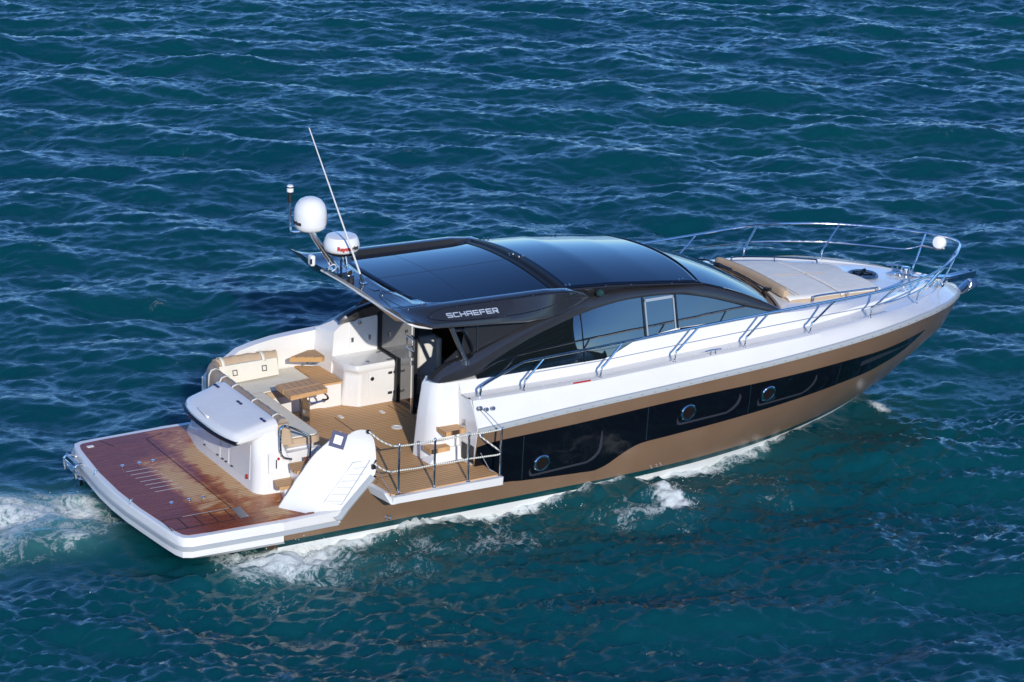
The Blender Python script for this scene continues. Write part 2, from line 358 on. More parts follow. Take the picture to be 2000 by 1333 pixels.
# foredeck crown
fd = []
for i in range(40):
    x = 10.3+(14.79-10.3)*i/39; ey = EY(x); ez = max(EZ(x), GZ(x)+.03) if x < 13.5 else EZ(x)+.02
    zc = ip(x, [10.3, 11, 12, 13, 14, 14.8], [2.34, 2.29, 2.20, 2.08, 1.96, 1.84])
    fd.append([(x, ey*t, ez+(max(zc, ez)-ez)*(1-abs(t)**2.2)) for t in np.linspace(-1, 1, 21)])
MB().grid(fd).build('foredeck', 'white', ROOT, ang=30)
# ---- end wall of the starboard side deck, cockpit coaming with steps
ew = MB(); ew.plate([(4.655, -1.6, .86), (4.655, -2.0, .86), (4.655, -2.10, 1.0), (4.655, -2.19, 1.50), (4.655, -2.06, 1.75), (4.655, -1.95, 1.905), (4.655, -1.84, 1.88), (4.655, -1.66, 1.88), (4.655, -1.6, 1.95)], (1, 0, 0), .03)
ew.build('end_wall', 'white', ROOT, ang=20, bevel=.008)
MB().box((4.645, -1.83, 1.06), (.012, .15, .25)).build('dark_recess', 'black_matt', ROOT, bevel=.004)  # flat black slab, paints the dark hollow of a recess onto the wall
MB().box((4.648, -2.05, 1.08), (.012, .10, .27)).build('hinge_recess', 'black_matt', ROOT, bevel=.004)
MB().box((4.64, -1.80, 1.50), (.012, .05, .09)).build('eye_plate', 'dull_steel', ROOT, bevel=.004)
cb = MB(); cb.loft([[(4.10, -1.20, .88), (4.13, -1.46, .88), (4.17, -1.56, .88), (4.26, -1.655, .88), (5.3, -1.67, .88), (5.3, -1.2, .88)],
                   [(4.16, -1.20, 1.5), (4.19, -1.44, 1.5), (4.23, -1.54, 1.5), (4.32, -1.62, 1.5), (5.3, -1.64, 1.5), (5.3, -1.2, 1.5)],
                   [(4.22, -1.22, 2.0), (4.25, -1.43, 2.0), (4.28, -1.51, 2.0), (4.37, -1.585, 2.0), (5.3, -1.585, 2.0), (5.3, -1.22, 2.0)],
                   [(4.27, -1.25, 2.10), (4.29, -1.42, 2.10), (4.33, -1.49, 2.09), (4.42, -1.55, 2.06), (5.3, -1.56, 2.05), (5.3, -1.25, 2.09)]])
cb.build('cockpit_coaming', 'white', ROOT, ang=40, bevel=.05, seg=4)
for pts in ([(4.09, -1.56), (4.42, -1.585), (4.44, -1.78), (4.11, -1.80)], [(4.29, -1.58), (4.62, -1.58), (4.645, -1.85), (4.31, -1.87)]):
    z = 1.15 if pts[0][0] < 4.2 else 1.42
    MB().prism(pts, z-.07, z).build('side_step', ['teak'], ROOT, bevel=.012)
    MB().box(((pts[0][0]+pts[2][0])/2, -1.64, z-.10), (.22, .12, .06)).build('step_bracket', 'white', ROOT, bevel=.01)
stp = MB(); stp.loft([[(4.1, -1.5, .885), (4.12, -1.74, .885), (4.66, -1.76, .885), (4.66, -1.5, .885)], [(4.32, -1.5, 1.10), (4.33, -1.70, 1.10), (4.66, -1.72, 1.10), (4.66, -1.5, 1.10)]]).build('step_riser', 'white', ROOT, bevel=.02, seg=3)
# ---- swim platform
aft = [(.46, -2.10), (.16, -2.09), (.04, -2.03), (-.01, -1.9), (-.05, -1.6), (-.11, -1.0), (-.155, -.5), (-.17, 0)]
out = [(1.55, -2.14)]+aft+[(x, -y) for x, y in aft[::-1][1:]]+[(1.55, 2.14)]
out = out[::-1] if False else out
pl = MB(); pl.loft([[(x+.05, y*.97, .25+.02*(x < .3)) for x, y in out], [(x, y, .31) for x, y in out], [(x, y, .56) for x, y in out], [(x+.02*(x < .3), y*.99, .6) for x, y in out]])
plat = pl.build('swim_platform', 'white', ROOT, ang=40)
full = [(1.9, -2.12)]+out+[(1.9, 2.12)]
MB().loft([[(1.5, -2.12, .40), (1.5, 2.12, .40), (2.5, 2.06, .40), (2.5, -2.06, .40)], [(1.5, -2.13, .598), (1.5, 2.13, .598), (2.5, 2.09, .598), (2.5, -2.09, .598)]]).build('stern_ledge', 'white', ROOT, bevel=.02)
tk = [(2.1, -2.01), (1.44, -2.015), (.46, -1.985), (.16, -1.955), (.10, -1.90), (.06, -1.75), (.02, -1.4), (-.05, -.75), (-.075, 0)]
tk = tk+[(x, -y) for x, y in tk[::-1][1:]]
tkm = MB().prism(tk, .585, .606).build('teak_inlay', 'teak_wet', plat, smooth=False)
gs = MB(); pth = [(2.42, -2.135)]+[(x, y*1.0) for x, y in out[0:]]+[(2.2, 2.13)]
def band_strip(P, z0, z1, d):
    mb = MB(); n = len(P); q = [Vector(p) for p in P]; rows = []
    for i in range(n):
        t = (q[min(n-1, i+1)]-q[max(0, i-1)]).normalized(); no = Vector((t.y, -t.x)); no = -no if no.dot(q[i]-Vector((1.2, 0))) < 0 else no
        e = q[i]; rows.append([(e.x, e.y, z0), (e.x+no.x*d, e.y+no.y*d, z0+.01), (e.x+no.x*d, e.y+no.y*d, z1-.01), (e.x, e.y, z1)])
    return mb.grid(rows)
sp_ = [Vector((x, y)) for x, y in pth]
strip_o = band_strip(sp_, .40, .475, .02).build('rubbing_strip', 'grey_trim', plat, ang=50)
jo = MB()
def dline(mb, a, c, w, z=.6085): 
    a = Vector(a); c = Vector(c); d = (c-a).normalized(); n = Vector((-d.y, d.x))*w/2
    mb.add([(a.x+n.x, a.y+n.y, z), (a.x-n.x, a.y-n.y, z), (c.x-n.x, c.y-n.y, z), (c.x+n.x, c.y+n.y, z)], [(0, 1, 2, 3)])
for l in (((1.105, 1.72), (1.105, -1.33)), ((1.105, 1.72), (1.42, 1.84)), ((.01, -1.33), (1.1, -1.33)), ((0.0, -1.72), (1.0, -1.73)), ((.45, 1.95), (.55, 1.62))): dline(jo, *l, .016)
for k in range(5): x = .03+k*.24; dline(jo, (x, -1.34), (x-.01, -1.72), .016)
jo.each('hatch_joint', 'black_matt', plat, smooth=False)
dh = MB()
for k in range(7):
    x0, x1 = .30+.012*k, .74+.012*k; y = .60-.15*k; dline(dh, (x0, y), (x1, y), .014, .609)
dline(dh, (.35, -1.328), (1.08, -1.328), .012, .6105)
dh.each('drain_slot', 'white_grip', plat, smooth=False)
MB().prism([(1.10, -1.36), (1.24, -1.34), (1.20, -1.74), (1.06, -1.74)], .605, .613).build('hatch_plate', 'dull_steel', plat)
fx = MB()
for x, y in ((.35, .85), (.62, .85), (.84, .85), (.92, -.78), (.70, -.78), (.42, -.78)):
    fx.lathe((x, y, .606), [(.035, 0), (.034, .006), (.014, .010), (.0, .012)], 14)
for k in range(5): fx.lathe((-.06+.1*k, (1.7-.6*k), .6), [(.01, 0), (.0, .01)], 8)
fx.each('deck_fitting', 'steel', plat)
bt = MB()
for x, y in ((-.115, .72), (-.10, -.55)): bt.tube([(x-.03, y, .595), (x-.01, y, .66), (x+.03, y, .66)], .012, 8)
bt.each('cleat_pin', 'steel', plat)
MB().box((.22, 1.78, .612), (.10, .06, .01)).build('hatch_latch', 'dome_white', plat)
# swim ladder folded on the port aft corner
ld = MB()
for y in (1.30, 1.74): ld.tube([(-.02, y, .50), (-.16, y, .56), (-.22, y, .50), (-.20, y, .34)], .022, 8, smooth=4)
for k, z in ((0, .56), (1, .47), (2, .38)): ld.tube([(-.17-.03*(k == 1), 1.28, z), (-.17-.03*(k == 1), 1.76, z)], .02, 8)
ld.box((-.17, 1.33, .36), (.07, .09, .08)); ld.box((-.19, 1.18, .33), (.06, .10, .10))
ld.build('swim_ladder', 'steel', ROOT)
# ---- transom locker with lid
tb = MB().loft([[(1.63, -.95, .6), (1.72, -1.08, .6), (2.42, -1.14, .6), (2.42, 1.9, .6), (1.80, 1.82, .6), (1.63, 1.02, .6)],
                [(1.655, -.92, 1.0), (1.75, -1.04, 1.0), (2.22, -1.08, 1.0), (2.22, 1.7, 1.0), (1.88, 1.62, 1.0), (1.655, 1.0, 1.0)],
                [(1.66, -.90, 1.36), (1.77, -.985, 1.36), (2.07, -1.01, 1.36), (2.07, 1.35, 1.36), (1.95, 1.3, 1.36), (1.66, .98, 1.36)],
                [(1.75, -.86, 1.58), (1.86, -.93, 1.58), (2.02, -.94, 1.60), (2.02, 1.1, 1.60), (1.95, 1.05, 1.58), (1.75, .9, 1.58)]])
tl = tb.build('transom_locker', 'white', ROOT, ang=40, bevel=.06, seg=4)
def lid_pt(u, v):     # u across -1..1, v 0 aft .. 1 fwd
    xa = 1.27+.13*abs(u)**3; x = xa+(2.02-xa)*v; y = u*(.93+.03*v)
    z = 1.50+.165*min(1, v*1.08)**.85
    return x, y, z
top = []
for i in range(25):
    v = i/24; r = []
    for j in range(33):
        u = -1+2*j/32; x, y, z = lid_pt(u, v); e = max(0, (abs(u)-.86)/.14); z -= .05*e**2.5; a_ = max(0, 1-v/.10); z -= .05*a_**2.2
        r.append((x, y, z))
    top.append(r)
lm = MB(); lm.grid(top)
rim = [top[0][j] for j in range(33)]+[top[i][32] for i in range(1, 25)]+[top[24][j] for j in range(31, -1, -1)]+[top[i][0] for i in range(23, 0, -1)]
dn = lambda p, d, k: (p[0]+(.03*k if p[0] < 1.6 else 0), p[1]*(1-.02*k), p[2]-d)
zb_ = lambda x: 1.385+.08*max(0, min(1, (x-1.36)/.5))
lm.grid([rim, [(x, y*1.004, z*.5+zb_(x)*.5) for x, y, z in rim], [(x, y*.998, zb_(x)) for x, y, z in rim], [(x+.05*(x < 1.6), y*.975, zb_(x)-.02) for x, y, z in rim], [(max(x, 1.68), y*.93, zb_(x)-.01) for x, y, z in rim]], True)
lid = lm.build('garage_lid', 'white', ROOT, ang=30, weld=True)
gl = []
for j in range(25):
    u = -1+2*j/24; x, y, z = lid_pt(u, 0); gl.append([(x+.03, y, 1.385), (x-.035, y*1.005, 1.375), (x-.045, y*1.005, 1.405), (x+.03, y, 1.43)])
MB().grid(gl, True).build('glass_spoiler', 'hull_glass', lid, ang=40)
hg = MB()
for y in (-.8, 0, .8):
    for d in (-.045, .045): hg.box((1.86, y+d, 1.652), (.035, .06, .02), 0)
hg.each('lid_hinge', 'blue', lid, bevel=.004)
MB().tube([(1.36, .35, 1.522), (1.345, .30, 1.54), (1.32, 0, 1.54), (1.335, -.05, 1.522)], .02, 8, smooth=3).build('lid_handle', 'white', lid)
dr = MB()
def face_poly(y0, y1, z0, z1, x=1.645):
    return [(x, y0, z0), (x, y1, z0), (x+.02, y1, z1), (x+.02, y0, z1)]
for y0, y1 in ((.78, .20), (.14, -.10), (-.18, -.82)):
    d_ = MB().plate(face_poly(y0, y1, .76, 1.30, 1.638), (-1, 0, 0), .006).build('locker_door', 'white', tl, bevel=.006)
    MB().box((1.622, y0-.06*(1 if y0 > y1 else -1), .775), (.02, .05, .012)).box((1.622, y1+.06, .775), (.02, .05, .012)).each('door_hinge', 'rubber', d_)
MB().box((1.615, -.77, .80), (.02, .03, .07), 0, rx=.3).build('warning_tag', 'red', tl)
MB().plate([(1.82, -1.084, .92), (2.03, -1.105, .92), (2.03, -1.085, 1.22), (1.82, -1.064, 1.22)], (0, -1, 0), .006).build('service_hatch', 'white_grip', tl)
sv = MB().tube([(1.93, -1.108, .99), (1.935, -1.102, 1.12)], .008, 6); sv.build('shower_hose', 'rubber', tl)
MB().lathe((1.97, -1.093, 1.13), [(.022, 0), (.02, .012)], 14, (0, -1, 0)).build('shower_button', 'red', tl)
# ---- stern stair and grab rail
st_ = MB()
st_.prism([(2.0, -1.1), (1.90, -1.44), (2.5, -1.50), (2.5, -1.1)], .6, .80); st_.prism([(2.15, -1.1), (2.08, -1.56), (2.9, -1.60), (2.9, -1.1)], .8, 1.02)
st_.build('stern_stair', 'white', ROOT, bevel=.02)
MB().prism([(1.86, -1.17), (1.80, -1.38), (1.82, -1.46), (2.22, -1.50), (2.22, -1.17)], .80, .845).build('stair_tread', 'teak', ROOT, bevel=.008)
MB().prism([(2.10, -1.17), (2.04, -1.40), (2.07, -1.50), (2.5, -1.54), (2.5, -1.17)], 1.02, 1.065).build('stair_tread', 'teak', ROOT, bevel=.008)
MB().prism([(2.35, -1.12), (2.30, -1.58), (2.8, -1.60), (2.8, -1.12)], 1.065, 1.10).build('stair_tread', 'teak_wet', ROOT, bevel=.006)
MB().tube([(2.17, -1.12, 1.10), (2.04, -1.12, 1.15), (1.99, -1.12, 1.26), (1.99, -1.12, 1.56), (2.02, -1.12, 1.62), (2.10, -1.12, 1.62), (2.42, -1.12, 1.44), (2.47, -1.12, 1.36), (2.46, -1.12, 1.10)], .018, 10, smooth=5).build('grab_rail', 'steel', ROOT)
# ---- starboard quarter wing
WL = [(1.72, -1.60, .6), (1.85, -1.63, .80), (2.04, -1.66, 1.08), (2.26, -1.69, 1.36), (2.49, -1.70, 1.54), (2.60, -1.71, 1.655)]
WR = [(2.05, -2.06, .60), (2.28, -2.075, .53), (2.46, -2.08, .51), (2.58, -2.085, .63), (2.75, -2.09, .81), (2.92, -2.10, .985), (3.01, -2.105, 1.06), (3.035, -2.10, 1.14), (3.04, -2.09, 1.30), (3.03, -2.075, 1.48), (3.01, -2.06, 1.60), (2.94, -2.04, 1.72)]
wl = resamp(WL, 26); wr = resamp(WR, 26)
rows = []
for i in range(26):
    a, c = wl[i], wr[i]; r = []
    for j in range(19):
        t = j/18; p = a.lerp(c, t); bul = math.sin(math.pi*t)*.055*math.sin(math.pi*min(1, .15+i/26))**.5
        p = p+Vector((.10, -.85, .25)).normalized()*bul
        k = max(0, (i-17)/8.); p.z += k*k*ip(t, [0, .10, .22, .36, .5, .7, .88, 1], [0, .01, -.03, -.055, -.005, .03, .025, 0])
        r.append(p)
    rows.append(r)
inn = [[p+Vector((.02, .075, -.03)) for p in r] for r in rows]
per = lambda R: [R[0][j] for j in range(19)]+[R[i][18] for i in range(1, 26)]+[R[25][j] for j in range(17, -1, -1)]+[R[i][0] for i in range(24, 0, -1)]
wing = MB().grid(rows).grid(inn).grid([per(rows), per(inn)], True).build('quarter_wing', 'white', ROOT, ang=50, weld=True)
def wing_pt(fi, fj):
    i = max(0, min(24, int(fi))); j = max(0, min(17, int(fj))); q = rows[i][j].lerp(rows[i+1][j], fi-i); q2 = rows[i][j+1].lerp(rows[i+1][j+1], fi-i); return q.lerp(q2, fj-j)
def wing_n(fi, fj): n = (wing_pt(fi+.5, fj)-wing_pt(fi-.5, fj)).cross(wing_pt(fi, fj+.5)-wing_pt(fi, fj-.5)).normalized(); return n if n.y < 0 else -n
lv = MB()
for k in range(6):
    i0 = 7.2+k*1.75; A, B = wing_pt(i0, 11.2), wing_pt(i0+1.3, 15.2); n_ = wing_n(i0, 13)
    up_ = wing_pt(i0+.8, 13)-wing_pt(i0, 13); up_ = up_.normalized()*.018
    lv.loft([[A-up_, B-up_, B+up_, A+up_], [A-up_*.4+n_*.012, B-up_*.4+n_*.012, B+up_*.4+n_*.004, A+up_*.4+n_*.004]])
lv.each('louvre', 'white_grip', wing)
lp = [wing_pt(6.4, 10.6), wing_pt(17.2, 10.6), wing_pt(18.6, 15.9), wing_pt(7.9, 15.9)]
MB().tube([p+wing_n(12, 13)*.0 for p in lp], .007, 6, closed=True).build('louvre_border', 'grey_trim', wing)
c0 = wing_pt(22.6, 3.0); nrm = wing_n(22.6, 3.0); e1 = (wing_pt(22.6, 4)-wing_pt(22.6, 2)).normalized(); e2 = nrm.cross(e1).normalized()
def rect(s): return [c0+e1*(x*s)+e2*(y*s*1.05)+nrm*.004 for x, y in ((-1, -1), (1, -1), (1, 1), (-1, 1))]
o4, i4 = rect(.112), rect(.060); fw = MB().grid([[p for p in o4], [p+nrm*.018 for p in o4], [p+nrm*.018 for p in i4], [p for p in i4]], True)
fw.build('light_frame', 'blue', wing, smooth=False); MB().plate(i4, nrm, .008).build('light_lens', 'dome_white', wing, smooth=False)
ws_ = []
for p in [Vector(q) for q in [(2.40, -2.105, .475), (2.47, -2.11, .475), (2.58, -2.11, .60), (2.75, -2.115, .775), (2.92, -2.125, .95), (3.0, -2.13, 1.03)]]: ws_.append([p+Vector((.03, .02, -.03)), p+Vector((.0, -.012, 0)), p+Vector((-.035, -.006, .035)), p+Vector((-.05, .03, .05))])
MB().grid(ws_).build('wing_strip', 'grey_trim', wing)
fb = MB(); fb.lathe((2.93, -2.05, 1.72), [(.03, -.02), (.03, .02)], 12, (0, -1, .2)).box((2.99, -2.12, 1.20), (.06, .04, .07)).tube([(2.97, -2.10, 1.16), (3.02, -2.13, 1.30)], .01); fb.each('rope_fairlead', 'black_matt', wing)
MB().plate([(2.98, -1.9, .86), (2.98, -2.03, .80), (3.06, -2.05, 1.0), (3.06, -1.9, 1.0)], (1, 0, 0), .02).box((2.86, -1.99, .72), (.5, .05, .36)).build('hinge_pocket', 'black_matt', ROOT)
# ---- cockpit sole and terrace
MB().prism([(2.2, -1.12), (2.92, -1.12), (2.92, -1.88), (4.62, -1.88), (4.62, -1.6), (5.2, -1.6), (5.2, 1.9), (2.2, 1.9)], .78, .895).build('cockpit_sole', 'teak', ROOT, smooth=False)
ter = MB().loft([[(3.20, -1.90, .78), (4.86, -1.90, .77), (4.88, -2.60, .76), (3.05, -2.60, .78)], [(3.16, -1.885, .884), (4.82, -1.885, .884), (4.88, -2.61, .884), (3.06, -2.61, .884)]])
terr = ter.build('fold_out_terrace', 'white', ROOT, bevel=.02, seg=3)
MB().prism([(2.95, -1.87), (4.80, -1.87), (4.84, -2.24), (4.81, -2.33), (4.86, -2.52), (3.12, -2.54), (3.03, -2.42)], .87, .898).build('terrace_teak', 'teak', terr, smooth=False)
MB().loft([[(2.95, -1.90, .77), (3.12, -1.90, .77), (3.12, -2.6, .77), (3.03, -2.6, .78)], [(2.84, -1.90, .95), (2.95, -1.90, .95), (3.06, -2.42, .90), (2.99, -2.47, .91)]]).build('hinge_cheek', 'white', terr, bevel=.02)
sps = [(3.19, -2.50), (3.76, -2.52), (4.31, -2.54), (4.845, -2.55)]
for x, y in sps:
    MB().tube([(x, y, .885), (x+.004, y, 1.64)], .017, 10).lathe((x, y, .885), [(.035, 0), (.034, .012), (.018, .02)], 14).lathe((x+.004, y, 1.64), [(.02, -.03), (.02, 0), (.012, .012)], 12).build('terrace_stanchion', 'steel', terr)
def rope(zf, a0, end):
    P = [Vector(a0)]; q = [Vector((x, y-.0, zf)) for x, y in sps]
    P += [(P[0].lerp(q[0], .35)+Vector((0, 0, -.05))), (P[0].lerp(q[0], .7)+Vector((0, 0, -.05))), q[0]]
    for i in range(3): P += [q[i].lerp(q[i+1], .5)+Vector((0, 0, -.008)), q[i+1]]
    P += [Vector(e) for e in end]; return P
MB().tube(rope(1.615, (2.93, -2.07, 1.73), []), .012, 8, smooth=5).build('safety_rope', 'rope', terr)
MB().tube(rope(1.24, (3.0, -2.12, 1.24), [(4.78, -2.38, 1.33), (4.68, -2.22, 1.42)]), .012, 8, smooth=5).build('safety_rope', 'rope', terr)
MB().tube([(4.845, -2.55, 1.63), (4.75, -2.35, 1.78), (4.70, -2.22, 1.84)], .006, 6, smooth=3).build('stay_wire', 'wire', terr)
MB().tube([(4.81, -2.32, .89), (4.645, -1.81, 1.50)], .007, 6).build('stay_wire', 'wire', terr)
MB().tube([(3.10, -2.45, .90), (3.0, -2.11, 1.22)], .005, 6).build('stay_wire', 'wire', terr)
MB().lathe((4.70, -2.165, 1.83), [(.035, -.01), (.034, .025), (.02, .035)], 14, (0, -1, .3)).lathe((4.82, -2.15, 1.79), [(.03, -.01), (.03, .02)], 12, (0, -1, .3)).lathe((4.93, -2.15, 1.79), [(.03, -.01), (.03, .02)], 12, (0, -1, .3)).lathe((4.70, -2.2, 1.42), [(.035, -.02), (.034, .025), (.02, .035)], 14, (0, -1, .1)).each('rope_eye', 'dull_steel', ROOT)
cf = MB()
for x, y in ((3.60, -.46), (4.42, -.16)): cf.lathe((x, y, .895), [(.09, 0), (.088, .006), (.06, .007), (.055, .001)], 20)
for x, y in ((3.85, .60), (4.52, .52)): cf.box((x, y, .899), (.06, .12, .008))
cf.each('deck_plate', 'white_grip', ROOT)
jl = MB()
dline(jl, (3.75, .62), (3.75, -.9), .014, .8985); dline(jl, (4.86, .72), (4.86, .2), .012, .8985); dline(jl, (4.75, .76), (4.75, .15), .012, .8985); dline(jl, (3.1, -1.875), (4.1, -1.875), .016, .9); dline(jl, (4.1, -1.875), (4.62, -1.875), .012, .9)
jl.each('deck_joint', 'black_matt', ROOT, smooth=False)
# ---- port bulwark
pb = MB(); PB = [(2.22, .85), (2.22, 1.30), (2.34, 1.44), (2.60, 1.585), (2.78, 1.70), (3.05, 1.765), (3.37, 1.815), (3.75, 1.84), (4.2, 1.86), (4.7, 1.92), (4.7, .85)]
pb.loft([[(x, 2.0-.05*(z-.9), z) for x, z in PB], [(x, 2.14-.03*(z-.9), z) for x, z in PB]]); pb.build('port_bulwark', 'white', ROOT, bevel=.02, seg=3, ang=30)
pq = MB(); pq.loft([[(2.0, 1.55, .6), (2.30, 1.3, .6), (2.6, 2.1, .6), (2.05, 2.1, .6)], [(2.10, 1.45, 1.1), (2.30, 1.3, 1.1), (2.6, 2.06, 1.2), (2.2, 2.06, 1.2)], [(2.14, 1.3, 1.5), (2.30, 1.3, 1.5), (2.5, 1.98, 1.45), (2.28, 1.98, 1.42)]]); pq.build('port_quarter', 'white', ROOT, bevel=.04, seg=3)
# ---- cockpit sofa (moulded base), teak shelf
sb = MB(); sb.prism([(2.2, -.90), (2.62, -.90), (2.70, -.80), (2.70, 1.10), (3.72, 1.10), (3.80, 1.06), (4.10, 1.06), (4.10, 1.98), (2.2, 1.98)], .88, 1.18); sb.build('sofa_base', 'white', ROOT, bevel=.02)
MB().prism([(3.70, 1.055), (4.085, 1.055), (4.10, 1.10), (4.10, 1.80), (3.80, 1.985), (3.70, 1.985)], 1.18, 1.27).build('shelf_base', 'white', ROOT)
MB().prism([(3.73, 1.03), (4.095, 1.03), (4.11, 1.10), (4.11, 1.78), (3.78, 1.985), (3.73, 1.985)], 1.27, 1.30).build('teak_shelf', 'teak', ROOT, smooth=False)
MB().prism([(3.42, 1.52), (3.88, 1.30), (3.95, 1.36), (3.95, 1.70), (3.83, 1.72)], 1.56, 1.63).build('corner_shelf', ['wood_edge'], ROOT, bevel=.008)
MB().prism([(3.44, 1.53), (3.88, 1.315), (3.94, 1.37), (3.94, 1.69), (3.83, 1.705)], 1.63, 1.636).build('shelf_top', 'teak', ROOT, smooth=False)
sl_ = MB(); sl_.lathe((3.78, 1.045, 1.03), [(.035, 0), (.03, .015), (.015, .018)], 14, (0, -1, 0)).lathe((2.72, .45, 1.03), [(.035, 0), (.03, .015), (.015, .018)], 14, (1, 0, 0)).lathe((3.72, 1.50, 1.53), [(.03, 0), (.025, .02)], 12, (-.3, -1, 0)); sl_.each('courtesy_light', 'steel', ROOT)
# ---- cockpit table
tbl = MB().prism([(2.73, .05), (3.375, .12), (3.385, .37), (2.735, .31)], 1.525, 1.595)
tbl.prism([(2.735, .325), (3.385, .385), (3.39, .65), (2.74, .59)], 1.525, 1.595); tab = tbl.build('cockpit_table', ['table_wood'], ROOT, bevel=.012)
MB().prism([(2.76, .295), (3.37, .36), (3.37, .40), (2.76, .34)], 1.58, 1.60).build('table_hinge', 'wood_edge', tab)
tj = MB()
for k in range(1, 6):
    x = 2.75+k*.105; dline(tj, (x, .07), (x, .30), .006, 1.5965); dline(tj, (x, .36), (x, .60), .006, 1.5965)
tj.each('table_joint', 'ink', tab, smooth=False)
MB().loft([[(3.02, .24, .9), (3.16, .26, .9), (3.16, .36, .9), (3.02, .34, .9)], [(3.0, .24, 1.53), (3.15, .26, 1.53), (3.15, .36, 1.53), (3.0, .34, 1.53)]]).build('table_leg', 'steel', tab, bevel=.012)
MB().tube([(3.05, .10, 1.50), (3.03, .03, 1.46), (3.10, 0.0, 1.45), (3.32, .03, 1.46), (3.36, .10, 1.48), (3.34, .16, 1.51)], .016, 8, smooth=4).build('table_handle', 'steel', tab)
# ---- wet bar and bulkhead
wb = MB().loft([[(4.10, 1.06, .895), (4.30, .87, .895), (4.96, .89, .895), (4.96, 1.6, .895), (4.10, 1.6, .895)], [(4.14, 1.06, 1.42), (4.32, .87, 1.42), (4.95, .88, 1.42), (4.95, 1.6, 1.42), (4.14, 1.6, 1.42)], [(4.12, 1.05, 1.50), (4.24, .83, 1.50), (4.94, .85, 1.50), (4.94, 1.6, 1.50), (4.12, 1.6, 1.50)], [(4.13, 1.06, 1.57), (4.25, .85, 1.575), (4.93, .87, 1.575), (4.93, 1.6, 1.575), (4.13, 1.6, 1.57)]])
bar = wb.build('wet_bar', 'white', ROOT, bevel=.03, seg=3)
MB().plate([(4.46, .872, .99), (4.90, .882, .99), (4.895, .872, 1.44), (4.45, .862, 1.44)], (0, -1, 0), .008).build('bar_door', 'white', bar, bevel=.004)
bh = MB()
for z in (1.38, 1.05): bh.box((4.84, .868, z), (.075, .014, .045)).box((4.92, .875, z), (.04, .014, .045))
bh.each('bar_hinge', 'dull_steel', bar, bevel=.003)
MB().lathe((4.52, .862, 1.33), [(.035, -.004), (.034, .012), (.015, .016)], 16, (0, -1, 0)).build('bar_latch', 'steel', bar)
MB().lathe((4.50, .98, 1.575), [(.03, 0), (.025, .008)], 12).box((4.86, 1.30, 1.578), (.10, .03, .01)).box((4.86, .92, 1.58), (.12, .03, .012)).each('lid_catch', 'dull_steel', bar)
wl_ = MB().loft([[(4.08, 1.46, .9), (5.0, 1.46, .9), (5.0, 1.46, 2.34), (4.92, 1.46, 2.33), (4.28, 1.46, 2.05), (4.16, 1.46, 1.96)], [(4.04, 2.0, .9), (5.0, 2.0, .9), (5.0, 1.75, 2.34), (4.92, 1.75, 2.33), (4.24, 1.72, 2.05), (4.08, 1.95, 1.9)]])
wall = wl_.build('port_bulkhead', 'white', ROOT, bevel=.02, seg=3)
MB().plate([(4.42, 1.455, 1.66), (4.90, 1.455, 1.66), (4.90, 1.455, 2.20), (4.82, 1.455, 2.24), (4.45, 1.455, 2.06)], (0, -1, 0), .01).build('locker_panel', 'white', wall, bevel=.006)
wh = MB(); wh.box((4.47, 1.44, 1.79), (.045, .012, .075)).box((4.77, 1.44, 1.79), (.045, .012, .075)); wh.each('panel_hinge', 'dull_steel', wall, bevel=.003)
MB().lathe((4.59, 1.443, 2.06), [(.034, 0), (.033, .012), (.014, .016)], 16, (0, -1, 0)).build('panel_latch', 'steel', wall)
# ---- glass door, frame, saloon interior
MB().plate([(4.95, 1.46, 1.58), (4.95, 1.30, 1.58), (4.95, .86, 1.58), (4.95, .86, .90), (4.95, .33, .90), (4.95, .30, 2.62), (4.95, 1.44, 2.62)], (1, 0, 0), .012).build('glass_door', 'tint_glass', ROOT, smooth=False)
MB().box((4.935, 1.44, 1.98), (.03, .05, 1.0)).box((4.93, .83, 1.24), (.03, .07, .74)).box((4.93, 1.14, 1.585), (.03, .62, .035)).each('door_seal', 'black_matt', ROOT)
dj = MB().box((4.93, .30, 1.76), (.05, .055, 1.75)).build('door_jamb', 'steel', ROOT, bevel=.006)
MB().box((4.93, .245, 1.76), (.06, .05, 1.75)).build('door_stile', 'dark_paint', ROOT)
dhm = MB()
for a, c in (((4.87, .40, 1.95), (4.87, .40, 2.12)), ((4.87, .16, 1.95), (4.87, .16, 2.12)), ((4.87, .40, 2.12), (4.87, .16, 2.12)), ((4.87, .40, 1.95), (4.87, .16, 1.95))): dhm.tube([a, c], .016, 8)
dhm.box((4.895, .29, 1.86), (.05, .08, .10)).box((4.895, .27, 1.72), (.04, .05, .06)); dhm.each('door_handle', 'dull_steel', dj)
MB().box((4.98, -.42, .905), (.10, 1.5, .02)).box((4.93, -.42, .90), (.02, 1.5, .02)).each('door_sill', 'dull_steel', ROOT)
it = MB(); it.prism([(4.98, -1.55), (9.6, -1.35), (9.6, 1.35), (4.98, 1.55)], .80, .90).box((7.6, 0, 1.6), (.05, 2.6, 1.6)); it.build('saloon_floor', 'interior_grey', ROOT)
si = MB().loft([[(5.25, .62, .9), (5.9, .62, .9), (5.9, 1.3, .9), (5.25, 1.3, .9)], [(5.25, .55, 1.30), (5.9, .55, 1.30), (5.9, 1.3, 1.30), (5.25, 1.3, 1.30)]]).box((5.42, .98, 1.62), (.32, .55, .66)); hs = si.build('helm_seat', 'white', ROOT, bevel=.05, seg=3)
MB().box((5.72, .92, 1.34), (.42, .62, .09)).box((5.60, .92, 1.62), (.08, .55, .56)).build('helm_cushion', 'cream', hs, bevel=.035, seg=3)
slm = MB()
for k in range(26): slm.box((5.75+.0*k, -.95+.055*k, 1.28), (1.7, .022, .02), 0, ry=-.25)
